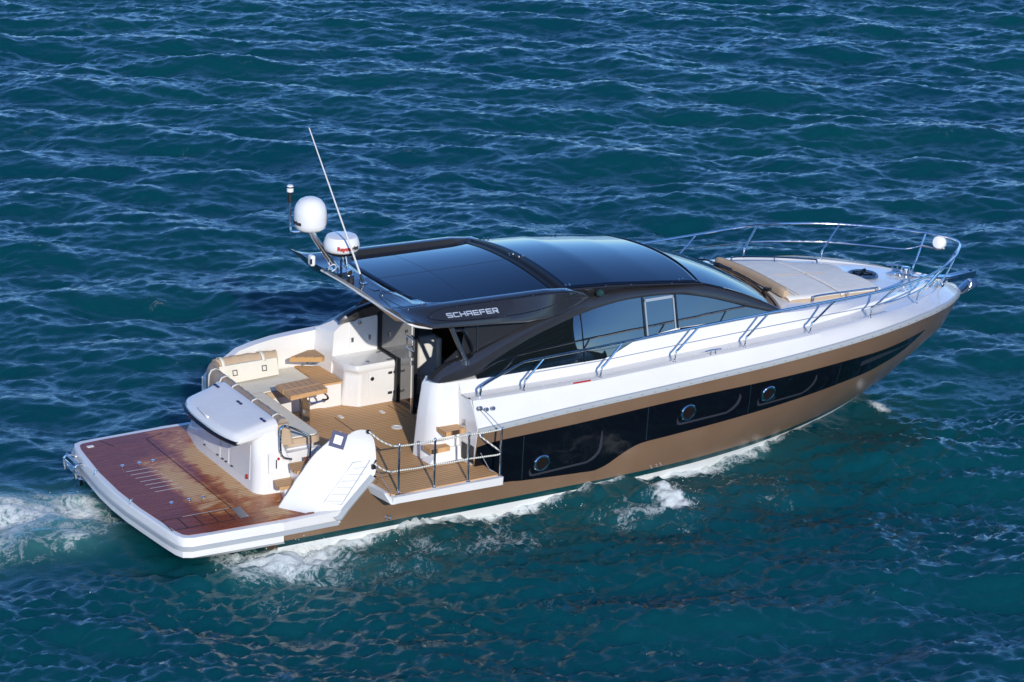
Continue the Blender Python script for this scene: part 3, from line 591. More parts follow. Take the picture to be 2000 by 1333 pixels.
slm.box((5.75, -.25, 1.25), (1.7, 1.5, .02), ry=-.25); slm.build('saloon_bench', 'slat_dark', ROOT)
MB().box((5.15, -.95, 1.35), (.6, .5, .9)).build('galley_unit', 'white', ROOT, bevel=.04)
# ---- roof
ZC = lambda x: ip(x, [3.6, 4.1, 5, 6.58, 7.43, 8.36, 9.1, 9.3], [3.27, 3.265, 3.265, 3.275, 3.225, 3.12, 3.02, 2.985])
ZE = lambda x: ip(x, [3.6, 4.2, 5, 6.58, 7.43, 8.36, 9.1, 9.3], [3.20, 3.185, 3.175, 3.16, 3.11, 3.01, 2.92, 2.89])
rz = lambda x, y: ZE(x)+(ZC(x)-ZE(x))*(1-min(1.1, abs(y)/1.36)**2)
ZT = lambda x: ip(x, [3.6, 6.2, 6.6, 6.85, 7.05], [3.28, 3.235, 3.19, 3.10, 2.985])
ZL = lambda x: ip(x, [3.6, 4.05, 5.2, 5.75, 6.4, 6.85, 7.05], [3.245, 3.075, 2.965, 2.885, 2.86, 2.945, 2.965])
YO = lambda x: ip(x, [3.6, 4.2, 5.2, 6.2, 7.05], [1.93, 1.88, 1.83, 1.66, 1.395])
def roof_rows(sgn):
    R = []; n = 60
    spec = [  # (x start, x end, y(x), z(x))
        (3.60, 6.42, lambda x: 0, lambda x: rz(x, 0)+(.03 if x < 4.0 else -.02)), (3.60, 6.42, lambda x: .45, lambda x: rz(x, .45)+(.03 if x < 4.02 else -.02)), (3.60, 6.42, lambda x: .9, lambda x: rz(x, .9)+(.035 if x < 4.1 else -.02)),
        (3.60, 6.42, lambda x: 1.25, lambda x: rz(x, 1.25)+(.05 if x < 4.3 else -.02)), (3.61, 6.9, lambda x: min(1.375, YO(x)-.03), lambda x: (ZE(x)-.03 if x > 4.4 else ZT(x)) if x < 6.45 else ZT(x)-.005), (3.615, 6.95, lambda x: min(1.40, YO(x)-.02), lambda x: ZT(x)-.004),
        (3.63, 6.98, lambda x: min(1.44, YO(x)-.015), lambda x: ZT(x)), (3.62, 7.0, lambda x: min(1.53, YO(x)-.01), lambda x: ZT(x)-.004), (3.62, 7.02, lambda x: min(1.60, YO(x)), lambda x: ZT(x)-.03*min(1, (x-3.6)/.3)), (3.615, 7.03, lambda x: YO(x)*.5+.5*min(1.60, YO(x)), lambda x: ZT(x)*.55+ZL(x)*.45),
        (3.61, 7.04, lambda x: YO(x)-.012, lambda x: ZL(x)+.05*(ZT(x)-ZL(x))/.2), (3.61, 7.05, lambda x: YO(x), lambda x: ZL(x)+.015), (3.62, 7.05, lambda x: YO(x)-.02, lambda x: ZL(x)-.014), (3.66, 7.0, lambda x: YO(x)-.07, lambda x: ZL(x)-.022),
        (3.72, 6.9, lambda x: 1.33, lambda x: 3.06-.03*(x-3.8)), (3.72, 6.42, lambda x: .7, lambda x: 3.12-.02*(x-3.7)), (3.70, 6.42, lambda x: 0, lambda x: 3.14-.02*(x-3.7))]
    for x0, x1, fy, fz in spec:
        R.append([(x0+(x1-x0)*i/n, sgn*fy(x0+(x1-x0)*i/n), fz(x0+(x1-x0)*i/n)) for i in range(n+1)])
    return R
rf = MB(); RS = roof_rows(-1); RP = roof_rows(1); rf.grid(RS); rf.grid(RP)
for R in (RS, RP): rf.grid([[r[0] for r in R[:9]], [r[0] for r in R[:7:-1]][:9]])
roof = rf.build('hardtop', 'dark_paint', ROOT, ang=32)
# white trim along the aft edge of the hardtop
tr = [(3.645, .9, 3.195), (3.64, .3, 3.21), (3.64, -.3, 3.21), (3.64, -.9, 3.20), (3.64, -1.4, 3.20), (3.65, -1.75, 3.195), (3.70, -1.865, 3.165), (3.85, -1.86, 3.11), (4.05, -1.83, 3.055)]
MB().tube(tr, .017, 8, smooth=5).build('edge_trim', 'white', roof)
# glass panels
def glass_panel(name, x0f, x1f, dz, ymax=1.36, n=40, mname='roof_glass'):
    rows = []
    for i in range(31):
        v = i/30; r = []
        for j in range(41):
            y = ymax*(-1+2*j/40); xa, xb = x0f(y), x1f(y); x = xa+(xb-xa)*v; r.append((x, y, rz(x, y)+dz))
        rows.append(r)
    return MB().grid(rows).build(name, mname, roof, solid=.02, off=-1)
glass_panel('sunroof_glass', lambda y: 4.08+.12*(abs(y)/1.36)**2+.26*max(0, (abs(y)-1.0)/.36)**2, lambda y: 6.40, 0.)
glass_panel('front_roof_glass', lambda y: 6.58, lambda y: 9.18-.16*(abs(y)/1.36)**2, .022)
bm_ = MB()
for k, (xa, dz) in enumerate(((6.37, .0), (6.43, .035), (6.50, .04), (6.54, -.01), (6.585, .0))): pass
bm_.grid([[(x, y, rz(6.5, y)+dz) for y in np.linspace(-1.37, 1.37, 31)] for x, dz in ((6.36, -.02), (6.37, .012), (6.42, .016), (6.44, -.005), (6.50, -.005), (6.52, .028), (6.60, .028), (6.605, -.01))])
bm_.build('roof_beam', 'black_matt', roof, ang=20)
gs_ = MB(); gs_.tube([(x, 0, rz(x, 0)+.003) for x in np.linspace(4.1, 6.36, 9)], .0015, 4); gs_.tube([(5.0-.02*abs(y), y, rz(5, y)+.001) for y in np.linspace(-1.3, 1.3, 21)], .0012, 4); gs_.each('glass_seam', 'ink', roof)
rc = MB()
for x, y in ((6.66, -1.30), (8.72, -1.30), (6.75, 1.30), (8.0, 1.3), (6.50, .1), (6.58, -.06)):
    for d in (-.035, .035): rc.lathe((x+d, y, rz(x, y)+.02), [(.016, 0), (.016, .022), (.008, .03)], 8)
for x in (7.3, 7.75, 8.5): rc.lathe((x, -1.375, ZE(x)), [(.012, 0), (.012, .012)], 8)
rc.each('roof_stud', 'steel', roof)
# screws and inlaid panels on the hardtop side
def skirt_pt(x, h):   # h 0 bottom .. 1 top of the starboard side face
    P = [R[0] for R in RS]; n = 60
    cols = []
    for k in (7, 8, 9, 10):
        r = RS[k]; t = (x-r[0][0])/(r[-1][0]-r[0][0]); t = max(0, min(.9999, t))*n; i = int(t); cols.append(Vector(r[i]).lerp(Vector(r[i+1]), t-i))
    cols = cols[::-1]; t = max(0, min(.9999, h))*3; i = int(t); return cols[i].lerp(cols[i+1], t-i)
def skirt_n(x, h): 
    a = skirt_pt(x+.05, h)-skirt_pt(x-.05, h); c = skirt_pt(x, min(1, h+.05))-skirt_pt(x, max(0, h-.05)); n = a.cross(c).normalized(); return n if n.y < 0 else -n
def on_skirt(x, h, d=.005): return skirt_pt(x, h)+skirt_n(x, h)*d
pn = MB(); PP = [(4.05, .30), (4.4, .08), (5.0, .07), (5.6, .10), (6.15, .22), (6.60, .50), (6.72, .66), (6.55, .80), (6.2, .84), (5.6, .80), (5.0, .76), (4.4, .70), (4.12, .52)]
pn.tube([on_skirt(x, h, .002) for x, h in PP], .007, 6, smooth=4, closed=True); pn.build('inlay_seam', 'black_paint', roof)
ps = MB()
for x, h in ((4.10, .38), (4.5, .08), (5.3, .07), (6.0, .17), (6.66, .62), (5.9, .83), (5.2, .78), (4.6, .73)): q = on_skirt(x, h, 0); ps.lathe(q, [(.011, 0), (.010, .006)], 8, skirt_n(x, h))
for x, y in ((3.80, -.78), (4.0, -.74), (4.18, -1.30), (4.12, -1.40), (3.84, -1.50)): ps.lathe((x, y, ZT(x)+.0), [(.010, 0), (.010, .008)], 8)
ps.each('panel_screw', 'dull_steel', roof)
p2 = MB().tube([(3.76, -.76, 3.297), (3.98, -.70, 3.292), (4.20, -1.22, 3.285), (4.22, -1.34, 3.283), (4.10, -1.44, 3.284), (3.86, -1.44, 3.287), (3.78, -1.38, 3.289)], .006, 6, smooth=4, closed=True); p2.build('inlay_seam', 'black_paint', roof)
# raised lettering on the side of the hardtop
GL = {'S': [[(1, 1), (.08, 1), (0, .9), (0, .58), (.1, .52), (.9, .52), (1, .44), (1, .1), (.92, 0), (0, 0)]], 'C': [[(1, 1), (.1, 1), (0, .9), (0, .1), (.1, 0), (1, 0)]], 'H': [[(0, 0), (0, 1)], [(1, 0), (1, 1)], [(0, .5), (1, .5)]],
      'A': [[(0, 0), (0, .9), (.1, 1), (1, 1), (1, 0)], [(0, .42), (1, .42)]], 'E': [[(1, 1), (0, 1), (0, 0), (1, 0)], [(0, .5), (.95, .5)]], 'F': [[(1, 1), (0, 1), (0, 0)], [(0, .5), (.95, .5)]], 'R': [[(0, 0), (0, 1), (.9, 1), (1, .9), (1, .55), (.9, .45), (0, .45)], [(.5, .45), (1, 0)]]}
lt = MB(); x = 4.37; wd, gp = .082, .034; h0, h1 = .27, .60
x = 4.355; wd, gp = .078, .033; h0, h1 = .25, .42
for ch in 'SCHAEFER':
    for stq in GL[ch]:
        for (ax, az), (bx_, bz) in zip(stq, stq[1:]):
            A = on_skirt(x+ax*wd, h0+az*(h1-h0), .006); B = on_skirt(x+bx_*wd, h0+bz*(h1-h0), .006); d = (B-A); L = d.length
            if L < 1e-5: continue
            d.normalize(); nn = skirt_n(x+ax*wd, .4); w_ = nn.cross(d).normalized()*.0078; A2, B2 = A-d*.0078, B+d*.0078
            lt.loft([[A2-w_, A2+w_, B2+w_, B2-w_], [A2-w_+nn*.006, A2+w_+nn*.006, B2+w_+nn*.006, B2-w_+nn*.006]])
    x += wd+gp
lt.build('name_lettering', 'letter_metal', roof, smooth=False)
# ---- arches, side windows
AL = [(4.36, 2.085), (4.70, 2.075), (5.00, 2.12), (5.25, 2.26), (5.88, 2.49), (6.35, 2.62), (6.85, 2.74), (7.46, 2.83), (7.96, 2.845), (8.55, 2.815), (9.08, 2.71), (9.59, 2.55), (9.96, 2.42), (10.34, 2.30)]
AU = [(4.22, 2.13), (4.46, 2.29), (5.00, 2.42), (5.55, 2.60), (5.96, 2.73), (6.37, 2.84), (6.85, 2.945), (7.20, 2.97), (7.75, 2.98), (8.56, 2.93), (9.06, 2.89), (9.61, 2.74), (10.09, 2.54), (10.62, 2.28)]
aw = lambda x, z: 1.58-.25*(z-2.05)-max(0, x-9)*.06
def arch(sgn):
    lo = resamp([(x, 0, z) for x, z in AL], 70); up = resamp([(x, 0, z) for x, z in AU], 70); sec = []
    for a, c in zip(lo, up):
        ya, yc = aw(a.x, a.z), aw(c.x, c.z); m = a.lerp(c, .5); m2 = a.lerp(c, .82)
        pts = [(a.x, ya-.10, a.z+.0), (a.x, ya, a.z), (a.lerp(c, .08).x, ya+.022, a.lerp(c, .08).z), (m.x, (ya+yc)/2+.035, m.z), (m2.x, yc+.028, m2.z), (c.x, yc-.005, c.z), (c.x, yc-.05, c.z+.008), (c.x, yc-.13, c.z+.004), (c.x, yc-.15, c.z-.04)]
        sec.append([(x, sgn*y, z) for x, y, z in pts])
    return MB().loft(sec)
arS = arch(-1).build('roof_arch', 'dark_paint', ROOT, ang=30); arP = arch(1).build('roof_arch', 'dark_paint', ROOT, ang=30)
alx = [p.x for p in resamp([(x, 0, z) for x, z in AL], 90)]; alz = [p.z for p in resamp([(x, 0, z) for x, z in AL], 90)]
WB = lambda x: ip(x, [4.9, 5.0, 6.7, 7.25, 7.79, 8.56, 9.5, 10.34], [2.05, 2.045, 2.035, 2.025, 2.225, 2.30, 2.27, 2.235])
for sgn in (-1, 1):
    for xa, xb in ((4.98, 6.835), (6.86, 7.955), (7.985, 8.555), (8.585, 10.36)):
        rows = []
        for i in range(41):
            x = xa+(xb-xa)*i/40; z0 = WB(x); z1 = max(z0+.004, ip(x, alx, alz)+.02); bq = .15*(z1-z0)*ip(x, [5, 6.7, 7.2, 7.8], [1, .9, .3, .05]); rows.append([(x, sgn*(aw(x, z0+(z1-z0)*k/12)-.012+bq*(k/12)*(1-k/12)), z0+(z1-z0)*k/12) for k in range(13)])
        MB().grid(rows).build('side_window', 'side_glass', ROOT)
    fr = MB()
    for xm in (6.847, 7.97, 8.57):
        z0, z1 = WB(xm), ip(xm, alx, alz)+.02; wd_ = .007 if xm < 7 else .012; fr.loft([[(xm-wd_, sgn*(aw(xm, z)-.012), z), (xm+wd_, sgn*(aw(xm, z)-.012), z), (xm+wd_, sgn*(aw(xm, z)+.004), z), (xm-wd_, sgn*(aw(xm, z)+.004), z)] for z in (z0, z1)])
    fr.each('window_mullion', 'black_paint', ROOT)
    f3 = MB()
    for xa, xb in ((8.0, 8.022), (8.518, 8.54)):
        f3.loft([[(x, sgn*(aw(x, z)+d), z) for x, d in ((xa, -.011), (xb, -.011), (xb, .001), (xa, .001))] for z in (WB(xa)+.01, 2.81)])
    f3.loft([[(x, sgn*(aw(x, z)+d), z) for z, d in ((2.77, -.011), (2.81, -.011), (2.81, .001), (2.77, .001))] for x in (8.0, 8.54)])
    f3.build('sliding_frame', 'frame_grey', ROOT)
    # black sill under the glass and the raked filler between roof and arch
    sl3 = MB().tube([(x, sgn*(aw(x, WB(x))-.003), WB(x)-.006) for x in np.linspace(8.6, 10.75, 20)], .014, 6); sl3.build('window_sill', 'black_paint', ROOT)
    fil = MB().plate([(4.50, sgn*1.44, 2.34), (5.0, sgn*1.44, 2.44), (5.55, sgn*1.42, 2.60), (6.0, sgn*1.40, 2.73), (6.35, sgn*1.38, 2.86), (5.4, sgn*1.42, 2.98), (4.86, sgn*1.44, 2.98), (4.80, sgn*1.44, 2.55)], (0, -sgn, 0), .03); fil.build('quarter_panel', 'dark_paint', ROOT, ang=20)
    rsd = []
    for i in range(31):
        x = 6.4+(9.12-6.4)*i/30; zu = float(np.interp(x, [p[0] for p in AU], [p[1] for p in AU])); ze = ZE(x)
        yu = aw(x, zu)-.06
        rsd.append([(x, sgn*1.352, ze+.0), (x, sgn*1.375, ze+.006), (x, sgn*1.40, ze-.012), (x, sgn*max(yu, 1.30), min(zu+.004, ze-.02)), (x, sgn*1.26, zu-.06)])
    MB().grid(rsd).build('roof_side', 'dark_paint', ROOT, ang=25)
MB().plate([(5.025, -1.475, 2.45), (5.037, -1.475, 2.45), (5.025, -1.475, 2.96), (5.013, -1.475, 2.96)], (0, -1, 0), .004).build('panel_seam', 'dull_steel', ROOT)
stt = MB().tube([(4.55, -1.52, 2.90), (4.80, -1.52, 2.36)], .035, 10); stt.lathe((4.81, -1.52, 2.33), [(.06, -.04), (.06, .03), (.04, .05)], 14); strut = stt.build('roof_strut', 'dull_steel', ROOT)
MB().tube([(4.62, -1.50, 2.84), (4.78, -1.50, 2.80), (4.93, -1.50, 2.50), (4.90, -1.50, 2.40), (4.82, -1.50, 2.38)], .03, 8, smooth=4).build('strut_brace', 'black_paint', ROOT)
tc = MB()
for x in (4.50, 4.58): tc.tube([(x-.05, -1.50, 2.265+.4*(x-4.5)), (x+.06, -1.50, 2.30+.4*(x-4.5))], .008, 6); tc.tube([(x, -1.47, 2.25+.4*(x-4.5)), (x, -1.53, 2.30+.4*(x-4.5))], .008, 6)
tc.each('cover_hook', 'steel', ROOT)
MB().lathe((7.17, -1.42, 3.04), [(.0, -.06), (.04, -.05), (.06, -.015), (.06, .015), (.04, .05), (.0, .06)], 18, (0, -1, .15)).build('side_lamp', 'lamp_glass', ROOT)
# ---- windscreen
wsr = []
for i in range(25):
    v = i/24; r = []
    for j in range(41):
        t = -1+2*j/40; xa = 9.20-.17*t*t; za = ZC(9.2)+(ZE(9.1)-ZC(9.2))*t*t; ya = 1.36*t
        xb = 10.80-.26*abs(t)**2.4; zb = 2.385-.09*t*t; yb = 1.42*t
        x = xa+(xb-xa)*v; y = ya+(yb-ya)*v; z = za+(zb-za)*v+.055*math.sin(math.pi*v); r.append((x, y, z))
    wsr.append(r)
ws = MB().grid(wsr).build('windscreen', 'roof_glass', ROOT, solid=.015, off=-1)
for sgn in (0, 24):
    MB().tube([(p[0], p[1], p[2]+.012) for p in wsr[0]], .022, 6).build('screen_bar', 'black_paint', ws) if sgn == 0 else None
MB().grid([[(p[0]-.01, p[1], p[2]+.012) for p in wsr[-1]], [(p[0]+.045, p[1]*1.02, p[2]-.02) for p in wsr[-1]]]).build('screen_sill', 'bronze', ws, solid=.02)
for k in (0, -1):
    MB().tube([(r[k][0], r[k][1]*1.0, r[k][2]+.005) for r in wsr], .012, 6).build('screen_edge', 'black_paint', ws)
wp1 = MB().tube([(10.76, -.74, 2.42), (10.60, -.40, 2.50), (10.50, .10, 2.56)], .008, 6).box((10.76, -.76, 2.41), (.07, .09, .05), .4).lathe((10.80, -.80, 2.40), [(.025, 0), (.025, .04)], 10).tube([(10.74, -.72, 2.425), (10.79, -.2, 2.43), (10.79, .15, 2.44)], .010, 6); wp1.build('wiper', 'black_matt', ws)
wp2 = MB().tube([(10.70, .75, 2.43), (10.66, .40, 2.48), (10.62, .0, 2.52), (10.74, -.25, 2.45)], .010, 6).box((10.78, .62, 2.41), (.09, .14, .05)).tube([(10.78, .60, 2.44), (10.74, .95, 2.42), (10.66, 1.15, 2.39)], .014, 6).tube([(10.79, .55, 2.43), (10.81, .3, 2.43)], .02, 6); wp2.build('wiper', 'black_matt', ws)
# ---- mast, domes, aerial
ms = MB(); 
for y in (.42, .58): ms.tube([(3.72, y+.02, 3.30), (3.20, y-.08, 4.02)], .03, 10)
ms.tube([(3.62, .30, 3.31), (3.62, .62, 3.42)], .03, 8).tube([(3.80, .30, 3.30), (3.62, .20, 3.72)], .022, 8).tube([(3.80, .55, 3.30), (3.66, .28, 3.72)], .022, 8).box((3.72, .42, 3.33), (.30, .34, .03)).box((3.18, .42, 4.03), (.26, .26, .03))
ms.tube([(3.66, .02, 3.29), (3.62, .08, 3.73)], .018, 8)
mast = ms.build('radar_mast', 'steel', ROOT)
satc = Vector((3.18, .36, 4.05)); prof = [(.10, -.02), (.18, .0), (.225, .035), (.243, .10), (.248, .22), (.240, .31), (.212, .39), (.158, .455), (.085, .49), (.0, .50)]
sat = MB().lathe(satc, prof, 40).build('satellite_dome', 'dome_white', ROOT, ang=60)
radc = Vector((3.60, .16, 3.745)); rad = MB().lathe(radc, [(.21, -.02), (.25, .0), (.27, .04), (.27, .09), (.257, .15), (.235, .195), (.225, .21), (.0, .23)], 40).build('radar_dome', 'dome_white', ROOT, ang=40)
MB().lathe(radc, [(.20, -.06), (.22, -.02)], 24).build('radar_base', 'black_matt', rad)
def bent_text(txt, size, centre, rad_f, ang0, z0, matn, parent, name='dome_lettering'):
    cu = bpy.data.curves.new('t', 'FONT'); cu.body = txt; cu.size = size; cu.extrude = .0; cu.offset = .006
    o = bpy.data.objects.new('t', cu); C.objects.link(o); bpy.context.view_layer.update()
    me = bpy.data.meshes.new_from_object(o.evaluated_get(bpy.context.evaluated_depsgraph_get())); bpy.data.objects.remove(o)
    bm = bmesh.new(); bm.from_mesh(me); bmesh.ops.triangulate(bm, faces=bm.faces)
    for _ in range(3): bmesh.ops.subdivide_edges(bm, edges=[e for e in bm.edges if e.calc_length() > .012], cuts=1); bmesh.ops.triangulate(bm, faces=bm.faces)
    wmax = max(v.co.x for v in bm.verts)
    for v in bm.verts:
        z = z0+v.co.y; R = rad_f(z)+.006; a = ang0+v.co.x/R; v.co = centre+Vector((R*math.cos(a), R*math.sin(a), z))
    bm.to_mesh(me); bm.free(); me.name = name; w = wmax/(rad_f(z0)+.004); return link(name, me, matn, parent, False), w
rf_ = lambda z: ip(z, [0, .04, .09, .15, .2], [.25, .27, .27, .257, .235])
a0 = math.radians(-130); _, w1 = bent_text('Rayma', .084, radc, rf_, a0, .052, 'red', rad); bent_text('rine', .084, radc, rf_, a0+w1+.02, .052, 'ink', rad)
sf_ = lambda z: ip(z, [0, .035, .10, .22, .31], [.18, .225, .243, .248, .24])
_, w1 = bent_text('Ray', .085, satc, sf_, math.radians(-236), .11, 'red', sat); bent_text('marine', .085, satc, sf_, math.radians(-236)+w1+.03, .11, 'ink', sat)
_, w1 = bent_text('Ray', .085, satc, sf_, math.radians(-38), .11, 'red', sat); bent_text('marine', .085, satc, sf_, math.radians(-38)+w1+.03, .11, 'ink', sat)
nl = MB().tube([(3.22, .50, 4.0), (3.06, .66, 3.95), (3.03, .72, 4.02), (3.03, .73, 4.48)], .02, 10, smooth=5); nlo = nl.build('lamp_pole', 'steel', mast)
MB().lathe((3.03, .73, 4.38), [(.03, 0), (.03, .14), (.045, .15), (.045, .17)], 16).build('lamp_socket', 'rubber', nlo); MB().lathe((3.03, .73, 4.55), [(.05, 0), (.052, .03), (.05, .06)], 18).lathe((3.03, .73, 4.61), [(.05, .02), (.04, .04), (.0, .045)], 18).build('mast_lamp', 'dome_white', nlo)
MB().lathe((3.03, .73, 4.61), [(.052, 0), (.052, .02)], 18).build('lamp_ring', 'rubber', nlo)
hn = MB().lathe((3.62, -.10, 3.44), [(.028, .28), (.024, .1), (.03, .04), (.055, .0), (.05, -.004), (.03, .02)], 18, (.1, 1, .1)); horn = hn.build('horn', 'steel', mast)
MB().lathe((3.62, -.095, 3.44), [(.048, .004), (.0, .006)], 16, (.1, 1, .1)).build('horn_mouth', 'brass', horn)
MB().lathe((3.64, -.08, 3.325), [(.05, -.03), (.05, .03), (.03, .05)], 16).build('gps_puck', 'rubber', mast)
cm_ = MB().box((3.42, .78, 3.42), (.08, .13, .17)); cmr = cm_.build('camera_housing', 'dome_white', mast, bevel=.03, seg=3); MB().box((3.38, .715, 3.42), (.03, .012, .08)).build('camera_lens', 'ink', cmr)
MB().tube([(3.52, .42, 3.36), (3.50, .34, 3.44), (3.55, .28, 3.48), (3.60, .33, 3.40), (3.56, .38, 3.34)], .008, 6, smooth=5).build('cable_loop', 'dome_white', mast)
an = MB().tube([(3.765, -.22, 3.33), (2.74, -.46, 5.84)], lambda t: .016-.008*t, 8).build('whip_aerial', 'dome_white', ROOT)
MB().box((3.78, -.215, 3.295), (.10, .09, .02)).tube([(3.78, -.22, 3.30), (3.71, -.235, 3.47)], .024, 8).tube([(3.74, -.17, 3.30), (3.73, -.22, 3.38)], .012, 6).build('aerial_mount', 'steel', an)
MB().box((3.80, -.42, 3.287), (.10, .30, .012), .15).build('hatch_cover', 'black_paint', roof)
# ---- guard rail round the foredeck
def rail_top(sgn):
    P = [(4.83, 1.93, 1.90), (4.835, 1.935, 2.0), (4.90, 1.94, 2.10), (5.45, 1.945, 2.315), (5.62, 1.945, 2.355), (5.92, 1.95, 2.365), (7.28, 1.955, 2.405), (8.66, 1.955, 2.455), (9.96, 1.955, 2.49), (11.24, 1.945, 2.515), (11.9, 1.94, 2.53), (12.45, 1.90, 2.545), (13.2, 1.68, 2.54), (13.8, 1.38, 2.53), (14.4, .97, 2.51), (14.9, .50, 2.49), (15.12, .22, 2.48)]
    return [(x, sgn*y, z) for x, y, z in P]
full = rail_top(-1)+[(15.18, 0, 2.475)]+rail_top(1)[::-1]
gr = MB().tube(full, .02, 10, smooth=5).build('guard_rail', 'steel', ROOT)
SB = [(5.57, 5.90), (6.91, 7.27), (8.24, 8.64), (9.54, 9.94), (10.80, 11.22), (12.09, 12.45), (13.39, 13.80)]
def railp(x): 
    R_ = rail_top(1); return ip(x, [p[0] for p in R_], [p[1] for p in R_]), ip(x, [p[0] for p in R_], [p[2] for p in R_])
for sgn in (-1, 1):
    for xb, xt in SB:
        y1, z1 = railp(xt); yb = GB(xb)-.02; zb = GZ(xb)
        a = Vector((xb, sgn*yb, zb-.01)); k_ = Vector((xb+.015, sgn*(yb+.005), zb+.13)); t_ = Vector((xt, sgn*y1, z1-.01))
        MB().tube([a, a.lerp(k_, .7), k_+Vector((.02, 0, .03)), k_.lerp(t_, .2), t_], .0165, 10, smooth=3).lathe(a, [(.035, 0), (.034, .01), (.02, .016)], 14).build('stanchion', 'steel', gr)
    a = Vector((14.67, sgn*.40, 1.84)); MB().tube([a, a+Vector((.02, 0, .10)), (14.78, sgn*.42, 2.10), (14.95, sgn*.46, 2.485)] if sgn > 0 else [a, a+Vector((.02, 0, .10)), (14.78, sgn*.42, 2.10), (14.95, sgn*.46, 2.485)], .0165, 10, smooth=3).build('stanchion', 'steel', gr)
    mid = [(12.30, 1.845, 2.28), (12.8, 1.70, 2.27), (13.6, 1.32, 2.25), (14.2, .86, 2.23), (14.6, .55, 2.22), (14.86, .44, 2.28)] if sgn > 0 else [(12.30, 1.845, 2.28), (12.8, 1.70, 2.27), (13.6, 1.32, 2.25), (14.2, .86, 2.24), (14.7, .50, 2.29), (15.0, .36, 2.47)]
    MB().tube([(x, sgn*y, z) for x, y, z in mid], .015, 8, smooth=4).build('mid_rail', 'steel', gr)
    MB().tube([(5.70, sgn*1.945, 2.16), (7.1, sgn*1.95, 2.17), (8.45, sgn*1.95, 2.22), (9.75, sgn*1.95, 2.26), (11.05, sgn*1.935, 2.29), (12.30, sgn*1.845, 2.28)], .0035, 6).build('guard_wire', 'wire', gr)
slm_ = MB().lathe((15.08, .24, 2.36), [(.06, -.075), (.105, -.07), (.118, -.03), (.118, .04), (.10, .07), (.06, .085), (.0, .09)], 24, (-.75, -.5, .25)); srch = slm_.build('searchlight', 'dome_white', gr)
MB().tube([(14.86, .44, 2.28), (15.0, .32, 2.25), (15.14, .16, 2.26)], .02, 8).box((15.08, .26, 2.25), (.14, .14, .03)).build('searchlight_bracket', 'dull_steel', srch)
# pad hand rails, cleats, hatch, windlass, anchor
for sgn in (-1, 1):
    P = [(11.40, 1.15, 2.16), (11.41, 1.15, 2.28), (11.50, 1.145, 2.315), (12.2, 1.02, 2.255), (12.86, .86, 2.175), (12.95, .84, 2.15), (12.96, .84, 2.02)]
    MB().tube([(x, sgn*y, z) for x, y, z in P], .016, 8, smooth=4).tube([(12.2, sgn*1.02, 2.255), (12.2, sgn*1.02, 2.10)], .012, 8).build('hand_rail', 'steel', ROOT)
def cleat(x, y, z, a):
    mb = MB(); R = Matrix.Rotation(a, 3, 'Z'); q = lambda p: R @ Vector(p)+Vector((x, y, z))
    mb.tube([q((-.15, 0, .075)), q((-.06, 0, .085)), q((.06, 0, .085)), q((.15, 0, .075))], .014, 8); 
    for d in (-.045, .045): mb.tube([q((d, 0, 0)), q((d, 0, .08))], .014, 8)
    return mb.build('mooring_cleat', 'steel', ROOT)
cleat(8.93, -1.97, 1.955, 0); cleat(8.93, 1.97, 1.955, 0); cleat(14.42, .56, 1.87, -.6); cleat(14.42, -.56, 1.87, .6)
dh_ = MB().lathe((13.36, .10, 2.03), [(.27, 0), (.27, .03), (.25, .045)], 36); dho = dh_.build('deck_hatch', 'dull_steel', ROOT); MB().lathe((13.36, .10, 2.073), [(.235, 0), (.23, .006), (.0, .008)], 32).build('hatch_glass', 'roof_glass', dho)
MB().tube([(13.19, 0., 2.09), (13.36, .14, 2.115), (13.52, .24, 2.09)], .018, 6, smooth=4).tube([(13.24, .22, 2.09), (13.36, .10, 2.105), (13.48, -.02, 2.09)], .014, 6, smooth=3).build('hatch_bar', 'black_matt', dho)
wn = MB().lathe((14.16, -.05, 1.97), [(.11, 0), (.11, .03), (.06, .05), (.06, .10), (.085, .12), (.08, .15), (.0, .16)], 20).box((14.02, .08, 1.985), (.2, .13, .06)); wnd = wn.build('windlass', 'steel', ROOT)
ch_ = MB()
for k in range(14): ch_.lathe((14.26+.045*k, -.05+.004*k, 1.945-.012*k), [(.018, -.01), (.018, .01)], 8, (1, .2 if k % 2 else -.2, 0))
ch_.build('anchor_chain', 'dull_steel', wnd)
ar = MB(); ar.loft([[(14.55, -.09, 1.88), (14.55, .09, 1.88), (14.55, .09, 1.90), (14.55, -.09, 1.90)], [(15.20, -.07, 1.79), (15.20, .07, 1.79), (15.20, .07, 1.82), (15.20, -.07, 1.82)], [(15.68, -.05, 1.78), (15.68, .05, 1.78), (15.68, .05, 1.81), (15.68, -.05, 1.81)]])
for y in (-.07, .07): ar.plate([(15.05, y, 1.73), (15.68, y*.8, 1.74), (15.70, y*.8, 1.86), (15.10, y, 1.83)], (0, 1, 0), .012)
arl = ar.build('anchor_roller', 'steel', ROOT, bevel=.006)
ac = MB().tube([(15.1, 0, 1.80), (15.55, 0, 1.74), (15.68, 0, 1.62)], .03, 8).loft([[(15.70, -.16, 1.66), (15.72, 0, 1.70), (15.70, .16, 1.66), (15.66, 0, 1.62)], [(15.40, -.12, 1.50), (15.42, 0, 1.56), (15.40, .12, 1.50), (15.38, 0, 1.48)], [(15.30, -.01, 1.48), (15.30, 0, 1.49), (15.30, .01, 1.48), (15.30, 0, 1.475)]]).lathe((15.66, 0, 1.62), [(.02, -.14), (.02, .14)], 10, (0, 1, 0))
ac.build('anchor', 'steel', ROOT, bevel=.004)
